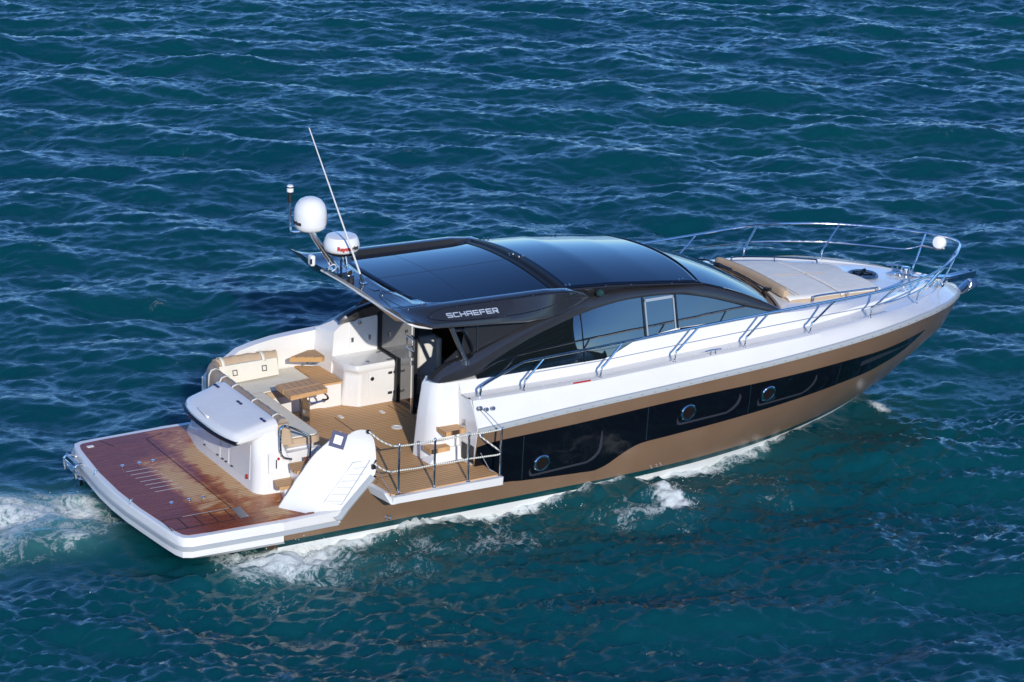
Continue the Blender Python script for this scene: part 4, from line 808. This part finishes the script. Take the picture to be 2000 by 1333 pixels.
bf = MB(); bf.box((14.78, -.28, 1.86), (.10, .06, .05), .4).box((14.60, -.46, 1.86), (.12, .07, .04), .5).lathe((14.45, -.30, 1.91), [(.05, 0), (.05, .01)], 14).box((14.5, .22, 1.92), (.05, .04, .03)); bf.each('chock', 'steel', ROOT)
MB().box((6.55, -2.0, 1.90), (.30, .012, .02)).build('red_mark', 'red', ROOT)
# ================================================================ loose cushions
def soft(name, polys, z0, z1, mats, label, cat, bev=.04, loc=None):
    mb = MB()
    for p in polys: mb.prism(p, z0, z1)
    o = mb.build(name, mats, None, bevel=bev, seg=4, ang=50); return tag(o, label, cat)
seat = MB().loft([[(2.24, -.84, 1.18), (2.72, -.84, 1.18), (2.80, -.78, 1.18), (2.80, 1.08, 1.18), (3.70, 1.08, 1.18), (3.70, 1.96, 1.18), (2.24, 1.96, 1.18)], [(2.24, -.84, 1.285), (2.72, -.84, 1.285), (2.80, -.78, 1.285), (2.80, 1.08, 1.285), (3.70, 1.08, 1.285), (3.70, 1.96, 1.285), (2.24, 1.96, 1.285)]])
so_ = seat.build('seat_cushion', 'tan', None, bevel=.035, seg=3); tag(so_, 'L-shaped cockpit seat cushion with cream top and tan sides beside the teak table', 'cushion')
MB().prism([(2.26, -.80), (2.70, -.80), (2.77, -.74), (2.77, 1.10), (2.80, 1.11), (3.69, 1.11), (3.69, 1.94), (2.26, 1.94)], 1.265, 1.302).build('cushion_top', 'cream', so_, bevel=.012, seg=3)
dline(jw := MB(), (2.30, 1.10), (2.77, 1.10), .012, 1.3035); jw.build('cushion_seam', 'tan', so_, smooth=False)
# aft backrest roll
def roll(path, w, z0, z1):
    sec = []; P = [Vector(p) for p in path]; n = len(P)
    prof = [(-.5, 0), (-.5, .55), (-.46, .8), (-.3, .97), (0, 1.03), (.25, .97), (.42, .78), (.5, .5), (.5, 0)]
    for i, p in enumerate(P):
        t = (P[min(n-1, i+1)]-P[max(0, i-1)]).normalized(); no = Vector((t.y, -t.x)); k = 1+.035*math.sin(i*2.3)*.6
        sec.append([(p.x+no.x*a*w, p.y+no.y*a*w, z0+(z1-z0)*b_*(1 if b_ < .5 else k)) for a, b_ in prof])
    return MB().loft(sec)
pa = spline([Vector((2.14, -.90)), Vector((2.13, -.2)), Vector((2.13, .6)), Vector((2.14, 1.3)), Vector((2.17, 1.62)), Vector((2.30, 1.80))], 7)
ra = roll([p for p in pa], .20, 1.28, 1.655).build('backrest_cushion', 'taupe', None, ang=60); tag(ra, 'long taupe padded backrest roll with white straps along the white locker lid', 'cushion')
for y in (1.45, 1.08, .68, 0.0, -.70):
    sec = [[(2.13+dx*1.04, y+d, z) for dx, z in ((-.105, 1.36), (-.105, 1.50), (-.098, 1.585), (-.062, 1.655), (0, 1.675), (.055, 1.655), (.09, 1.585), (.105, 1.48), (.108, 1.32))] for d in (-.028, .028)]
    MB().grid(sec).build('strap', 'cream', ra, solid=.006)
MB().plate([(2.27, -.86, 1.30), (2.27, 1.55, 1.30), (2.245, 1.55, 1.60), (2.245, -.80, 1.60)], (-1, 0, 0), .03).build('back_panel', 'cream', ra, bevel=.01)
ep = MB().loft([[(2.02, -.99, 1.28), (2.27, -.99, 1.28), (2.27, -.91, 1.28), (2.02, -.91, 1.28)], [(2.02, -.97, 1.60), (2.20, -.97, 1.60), (2.20, -.91, 1.60), (2.02, -.91, 1.60)]]); ep.build('end_panel', 'tan', ra, bevel=.03, seg=3)
MB().loft([[(2.02, -1.04, .98), (2.62, -.99, .98), (2.62, -.93, .98), (2.02, -.93, .98)], [(2.06, -1.03, 1.16), (2.72, -.98, 1.16), (2.72, -.90, 1.16), (2.06, -.90, 1.16)]]).build('seat_plinth', 'white', ROOT, bevel=.015)
pp = spline([Vector((2.30, 1.82)), Vector((2.7, 1.86)), Vector((3.33, 1.82))], 7)
rp = roll([p for p in pp], .22, 1.28, 1.665).build('backrest_cushion', 'tan', None, ang=60); tag(rp, 'tan padded backrest with cream front and two steel clips along the port bulwark', 'cushion')
fp = MB().plate([(2.30, 1.60, 1.32), (3.30, 1.64, 1.335), (3.30, 1.72, 1.585), (2.27, 1.70, 1.585)], (0, 1, 0), .05).build('front_panel', 'cream', rp, bevel=.012)
for x in (2.56, 3.06):
    c_ = Vector((x, 1.655+.012*(x-2.5), 1.47)); e = [(-.04, -.045), (.04, -.045), (.04, .045), (-.04, .045)]; dd = Vector((0, .26, 1)).normalized()
    mb = MB(); o4 = [c_+Vector((a, 0, 0))+dd*b_ for a, b_ in e]; i4 = [c_+Vector((a*.72, 0, 0))+dd*b_*.72 for a, b_ in e]; nn = Vector((0, -1, .26)).normalized()*.012
    mb.grid([o4, [p+nn for p in o4], [p+nn for p in i4], i4], True); mb.build('buckle', 'dull_steel', rp, smooth=False)
for x in (2.40, 3.08):
    sec = [[(x+d, y, z) for y, z in ((1.71, 1.55), (1.72, 1.605), (1.76, 1.66), (1.84, 1.685), (1.93, 1.655), (1.955, 1.58))] for d in (-.028, .028)]; MB().grid(sec).build('strap', 'cream', rp, solid=.006)
# sun pad on the foredeck
pz = lambda x: ip(x, [10.9, 11.4, 12, 13, 13.2], [2.285, 2.255, 2.205, 2.075, 2.05])
PO = [(11.02, -1.20), (11.45, -1.155), (12.2, -1.0), (12.94, -.98), (12.93, -.62), (12.90, -.28), (12.98, .10), (12.98, .20), (12.94, .62), (12.90, .98), (12.2, 1.03), (11.45, 1.155), (11.02, 1.20)]
def pad_half(xa, xb, name, parent=None):
    rows = []
    for i in range(25):
        v = i/24; r = []
        for j in range(33):
            t = -1+2*j/32; ym = ip(xa+(xb-xa)*v, [11.0, 11.45, 12.2, 13.14], [1.08, 1.08, .95, .72]); x = xa+(xb-xa)*v
            if x > 12.5: 
                hx, hy_ = 13.36, .10
                y = ym*t; d = math.hypot(x-hx, y-hy_)
                if d < .36 and x > hx-.36: x = min(x, hx-math.sqrt(max(0, .36**2-(y-hy_)**2)))
            y = ym*t; e = max(0, (abs(t)-.93)/.07); f = min(v, 1-v)*24; dz = -.03*e**2-.02*max(0, 1-f)**2
            r.append((x, y, pz(x)+.08-.04*t*t+dz))
        rows.append(r)
    rim = [rows[0][j] for j in range(33)]+[rows[i][32] for i in range(1, 25)]+[rows[24][j] for j in range(31, -1, -1)]+[rows[i][0] for i in range(23, 0, -1)]
    mb = MB().grid(rows); mb.grid([rim, [(x, y*1.005, z-.02) for x, y, z in rim], [(x, y*1.005, z-.10) for x, y, z in rim]], True, mi=1); return mb
pad = pad_half(11.0, 12.10, 'a').build('sun_mattress', ['pad_cream', 'tan'], None, ang=50, weld=True); tag(pad, 'broad cream sun mattress with tan piping on the white foredeck', 'sun mattress')
pad_half(12.12, 13.14, 'b').build('front_section', ['pad_cream', 'tan'], pad, ang=50, weld=True)
sm_ = MB(); sm_.tube([(11.45, 0, pz(11.45)+.082), (11.8, -.02, pz(11.8)+.082), (12.11, .0, pz(12.11)+.080), (12.5, .03, pz(12.5)+.082)], .006, 5, smooth=4).tube([(11.16, y, pz(11.16)+.083-.035*y*y) for y in np.linspace(-1.0, 1.0, 15)], .006, 5).tube([(11.24, y, pz(11.24)+.083-.035*y*y) for y in np.linspace(-1.0, 1.0, 15)], .006, 5); sm_.each('piping', 'tan', pad)
bo = []
for i in range(33):
    t = -1+2*i/32; y = .97*t; x = 11.04-.03*t*t; z = pz(11)+.085-.03*t*t; e = 1-.25*max(0, (abs(t)-.93)/.07)
    bo.append([(x+a*e, y, z+b_*e) for a, b_ in ((-.075, -.03), (-.085, .04), (-.07, .10), (-.04, .115), (.02, .10), (.06, .05), (.065, -.01))])
bol = MB().loft(bo).build('headrest_bolster', 'tan', None, ang=50); tag(bol, 'long tan headrest bolster across the aft end of the cream sun mattress', 'bolster')
# ================================================================ WATER
def build_water():
    N = 1024; L = 64.; dx = L/N; rng = np.random.default_rng(11)
    fwd = np.array([math.cos(YAW), math.sin(YAW)]); rgt = np.array([math.sin(YAW), -math.cos(YAW)])
    k1 = 2*np.pi*np.fft.fftfreq(N, dx); KX, KY = np.meshgrid(k1, k1, indexing='ij')   # axis0 = lateral, axis1 = depth
    K = np.hypot(KX, KY); K[0, 0] = 1e9; th = np.arctan2(KX, KY)
    def field(kp, ka, kb, w0, spread, amp, pw=4.0):
        Dr = np.abs(np.cos((th-w0)))**spread*.93+.07
        P = np.exp(-1.25*(kp/K)**2)/K**pw*Dr*(1/(1+np.exp((K-kb)/(kb*.08))))*(K > ka); P[0, 0] = 0
        h = (rng.normal(size=(N, N))+1j*rng.normal(size=(N, N)))*np.sqrt(P)
        H = np.fft.ifft2(h).real; s = amp/H.std(); h = h*s
        H = np.fft.ifft2(h).real; DX = np.fft.ifft2(1j*KX/K*h).real; DY = np.fft.ifft2(1j*KY/K*h).real
        return H, DX, DY
    H, DX, DY = field(2*np.pi/3.2, .3, 15, .05, 9, .078, 4.7)
    H2, DX2, DY2 = field(2*np.pi/.40, 5.5, 70, -.06, 2.4, .0105, 3.9)
    lat = (np.arange(N)-N/2)*dx; dep = 27+np.arange(N)*dx
    LA, DE = np.meshgrid(lat, dep, indexing='ij')
    X = CAM[0]+LA*rgt[0]+DE*fwd[0]; Y = CAM[1]+LA*rgt[1]+DE*fwd[1]
    noiseA = np.fft.ifft2(np.fft.fft2(rng.normal(size=(N, N)))*np.exp(-(K/3.0)**2)).real; noiseA /= noiseA.std()
    noiseB = np.fft.ifft2(np.fft.fft2(rng.normal(size=(N, N)))*np.exp(-(K/9.0)**2)).real; noiseB /= noiseB.std()
    hyv = np.interp(X, [1.5, 4, 8.2, 10.2, 11.6, 12.6, 13.4], [1.92, 1.92, 1.86, 1.6, 1.12, .6, .0]); inx = (X > 1.5) & (X < 13.4)
    d = np.where(inx, np.abs(Y)-hyv, np.hypot(np.maximum(0, np.maximum(X-13.4, 1.5-X)), np.maximum(0, np.abs(Y)-1.9*(X < 5))))
    dS = -Y-hyv
    calm = 1-.30*np.exp(-(np.maximum(d, 0)/2.2)**2); calm = np.where(d < 0, .25, calm)
    # wake: a bow shoulder running aft from the stem and a churned stern
    Z = H*calm; ddx = DX*calm; ddy = DY*calm
    dist = np.maximum(d, 0)
    dv = 13.6-X; off = np.abs(Y)-.36*np.maximum(dv, 0)-.2
    bow = np.where(dv > 0, .085*np.exp(-(off/.42)**2)*np.exp(-np.maximum(0, dv-1)/7.)*np.minimum(1, dv*2), 0)
    bow2 = np.where(dv > 2, .05*np.cos((off+.9)*3.6)*np.exp(-((off+1.4)/1.6)**2)*np.exp(-(dv-2)/8.), 0)
    Z += (bow+bow2)*(d > -.3)*(.75+.25*noiseA)
    lip = np.where(inx & (Y < 0), .04*np.exp(-(dist/.20)**2)*(.6+.4*noiseB), 0); Z += lip
    wash = np.exp(-((Y-.85-.05*np.maximum(-X, 0))/(.75+.10*np.maximum(-X, 0)))**2)*(1/(1+np.exp((X-.05)/.12)))*np.exp(-np.maximum(0, -X-2.2)/5)
    wash2 = .5*np.exp(-((Y+.2)/.35)**2-((X+.75)/.5)**2)
    sternS = np.exp(-((Y+2.15)/.42)**2-((X-1.65)/.75)**2)
    churn = np.clip(wash+sternS+.8*wash2, 0, 1)
    Z += churn*(.055*noiseB+.03*noiseA)+.06*wash+.05*sternS+H2*(1+2.0*np.exp(-(np.maximum(d, 0)/9.5)**2)*np.clip(-Y-1, 0, 1))*(d > -.4)
    ddx = ddx+DX2; ddy = ddy+DY2
    # small breaking wave beside the hull and splash at the bow
    spl = 1.0*np.exp(-((X-7.88-.08*noiseA)/.17)**2-((Y+2.70)/.36)**2)+.7*np.exp(-((X-7.58)/.30)**2-((Y+2.98)/.12)**2)
    Z += .10*np.exp(-((X-7.75)/.45)**2-((Y+2.75)/.55)**2)
    bowf = .85*np.exp(-((X-13.30)/.12)**2-((Y+.70)/.20)**2)
    # foam amount
    hl = np.where((X > 2.0) & (X < 11.3) & (Y < 0), np.exp(-(dist/(.13+.07*np.clip((7-X)/5, 0, 1.2)))**2)*np.interp(X, [2, 3, 8.3, 9.5, 10.8, 11.3], [.85, .75, .72, .55, .5, .0]), 0)
    lace = np.where((Y < 0) & (X > 0.5) & (X < 10.5), .32*np.exp(-((dist-.9)/.8)**2)*np.interp(X, [.5, 1.5, 4, 8, 10.5], [.55, .9, .55, .5, .15]), 0)
    crest = 0
    foam = np.clip(.62*wash+wash2*.45+.85*sternS+.95*hl+lace+spl+bowf+crest, 0, 1.3)
    aer = np.clip(1.3*wash+wash2+.9*sternS+.55*hl+.35*spl+.55*lace, 0, 1)
    ed = np.minimum(np.minimum(np.arange(N), N-1-np.arange(N))[:, None], np.minimum(np.arange(N), N-1-np.arange(N))[None, :])/60.; ed = np.clip(ed, 0, 1); ed = ed*ed*(3-2*ed)
    Z *= ed; ch = .25
    PX = LA-ddx*ch*ed*-1*-1; PY = DE-ddy*ch*ed*-1*-1
    VX = CAM[0]+PX*rgt[0]+PY*fwd[0]; VY = CAM[1]+PX*rgt[1]+PY*fwd[1]
    co = np.stack([VX, VY, Z], -1).reshape(-1, 3)
    ii = np.arange(N*N).reshape(N, N); q = np.stack([ii[:-1, :-1], ii[1:, :-1], ii[1:, 1:], ii[:-1, 1:]], -1).reshape(-1, 4)
    # far water out to the horizon, joined to the detailed patch at its border
    B = 6000.; a0, a1, b0, b1 = lat[0], lat[-1], dep[0], dep[-1]
    ring = [(a0, b0), (a1, b0), (a1, b1), (a0, b1), (-B, -B), (B, -B), (B, B), (-B, B)]
    rv = np.array([[CAM[0]+a*rgt[0]+b_*fwd[0], CAM[1]+a*rgt[1]+b_*fwd[1], 0] for a, b_ in ring]); n0 = len(co)
    rq = np.array([[4, 5, 1, 0], [5, 6, 2, 1], [6, 7, 3, 2], [7, 4, 0, 3]])+n0
    co = np.vstack([co, rv]); q = np.vstack([q, rq])
    me = bpy.data.meshes.new('water'); me.vertices.add(len(co)); me.vertices.foreach_set('co', co.astype(np.float32).ravel())
    me.loops.add(q.size); me.loops.foreach_set('vertex_index', q.astype(np.int32).ravel()); me.polygons.add(len(q)); me.polygons.foreach_set('loop_start', np.arange(0, q.size, 4, dtype=np.int32)); me.polygons.foreach_set('loop_total', np.full(len(q), 4, np.int32))
    me.update(calc_edges=True); me.polygons.foreach_set('use_smooth', np.ones(len(q), bool))
    for nm, ar_ in (('foam', foam), ('aer', aer)):
        at = me.attributes.new(nm, 'FLOAT', 'POINT'); at.data.foreach_set('value', np.concatenate([ar_.ravel(), np.zeros(8)]).astype(np.float32))
    o = bpy.data.objects.new('water', me); C.objects.link(o); o['kind'] = 'structure'; me.materials.append(M['water']); return o
mat('foam_white', (.72, .76, .75), .6)
m = mat('water', (.0, .05, .06), .06, 0, 0, 1.52); b = NB(m); o = b.obj()
fo = b.n('Attribute', attribute_name='foam').outputs['Fac']; ae = b.n('Attribute', attribute_name='aer').outputs['Fac']
n1 = b.noise(o, 1.7, 9, .66, 1.1); n2 = b.noise(o, 6.0, 8, .68, 1.4)
rg = lambda n: b.math('ABSOLUTE', b.math('MULTIPLY_ADD', n, 2., -1.))
th_ = b.math('ADD', b.math('MULTIPLY', rg(n1), 1.5), b.math('ADD', b.math('MULTIPLY', rg(n2), .9), b.math('MULTIPLY_ADD', b.noise(o, .9, 4), .9, -.40)))
fm = b.rng(b.math('SUBTRACT', b.math('MULTIPLY', fo, 1.15), b.math('ADD', th_, .12)), -.10, .34)
big = b.noise(o, .10, 3); deep = b.mix(b.rng(big, .35, .65), (.0008, .047, .066), (.0012, .056, .064))
wc = b.mix(b.math('MULTIPLY', ae, b.rng(n1, .3, .7, .45, 1.)), deep, (.10, .31, .27))
b.col(b.mix(fm, wc, (.66, .71, .69))); b.rough(b.rng(fm, 0, 1, .085, .7))
mp = b.n('Mapping', vector_type='POINT'); b.put(mp.inputs[0], o); mp.inputs['Rotation'].default_value = (0, 0, math.pi/2-YAW); mp.inputs['Scale'].default_value = (.42, 1, .3)
rp1 = b.noise(mp.outputs[0], 7, 5, .62, .5); rp2 = b.noise(mp.outputs[0], 24, 3, .6)
hgt = b.math('ADD', b.math('MULTIPLY', rp1, 1.), b.math('ADD', b.math('MULTIPLY', rp2, .38), b.math('MULTIPLY', b.math('MULTIPLY', fm, n2), 1.2)))
b.bump(hgt, .5, .035)
b.b.inputs['Specular Tint'].default_value = (.80, .95, 1.0, 1); m.node_tree.nodes['Principled BSDF'].subsurface_method = 'BURLEY'; b.put(b.b.inputs['Subsurface Weight'], b.rng(fm, 0, 1, .85, 0)); b.b.inputs['Subsurface Radius'].default_value = (.6, 1., 1.); b.b.inputs['Subsurface Scale'].default_value = 1.6
build_water()
dm_ = MB(); rr = random.Random(5)
def drops(cx, cy, sx_, sy_, n, hmax):
    for _ in range(n):
        x, y = rr.gauss(cx, sx_), rr.gauss(cy, sy_); z = .03+abs(rr.gauss(0, hmax)); r = rr.uniform(.004, .010)
        v = [(x+r, y, z), (x-r, y, z), (x, y+r, z), (x, y-r, z), (x, y, z+r), (x, y, z-r)]
        dm_.add(v, [(0, 2, 4), (2, 1, 4), (1, 3, 4), (3, 0, 4), (2, 0, 5), (1, 2, 5), (3, 1, 5), (0, 3, 5)])
drops(1.9, -2.12, .30, .10, 150, .10); drops(1.3, -2.2, .35, .22, 110, .05); drops(7.88, -2.7, .16, .30, 110, .09); drops(-.9, .55, .6, .45, 140, .06); drops(4.5, -2.15, 2., .08, 90, .03)
spo = dm_.build('spray', 'foam_white', None); spo['kind'] = 'stuff'

# rocky wooded shore behind the photographer's side: it shows mirrored in the side windows
hm = MB(); hr = np.random.default_rng(3); rows = []
cc = Vector((math.sin(math.radians(16.0)), -math.cos(math.radians(16.0)), 0)); ss = Vector((cc.y*-1, cc.x, 0))
nn_ = hr.normal(size=(60, 40))
for i in range(60):
    u = -1+2*i/59; r = []
    for j in range(40):
        v = j/39; hgt_ = 62*(math.sin(math.pi*min(1, v*1.0))**.8)*(1-max(0, (u-.80)/.20)**1.2)*(1-max(0, (-u-.5)/.5)**2); hgt_ = max(-1, hgt_*(1+.10*math.sin(u*9+1)+.07*math.sin(u*23+v*5))+nn_[i, j]*1.1*math.sin(math.pi*v)-.6)
        p = Vector((7.5, 0, 0))+cc*(150+70*v+3*math.sin(u*14))+ss*(u*46+1.5*math.sin(v*9)); r.append((p.x, p.y, hgt_))
    rows.append(r)
m = mat('shore', (.03, .04, .02), .9); b = NB(m); k = b.noise(b.obj(), .25, 8, .7); b.col(b.ramp(k, [(.35, (.03, .05, .02)), (.52, (.08, .10, .04)), (.62, (.20, .17, .12)), (.75, (.38, .32, .25))]))
ho = hm.grid(rows).build('hill', 'shore', None); ho['kind'] = 'structure'
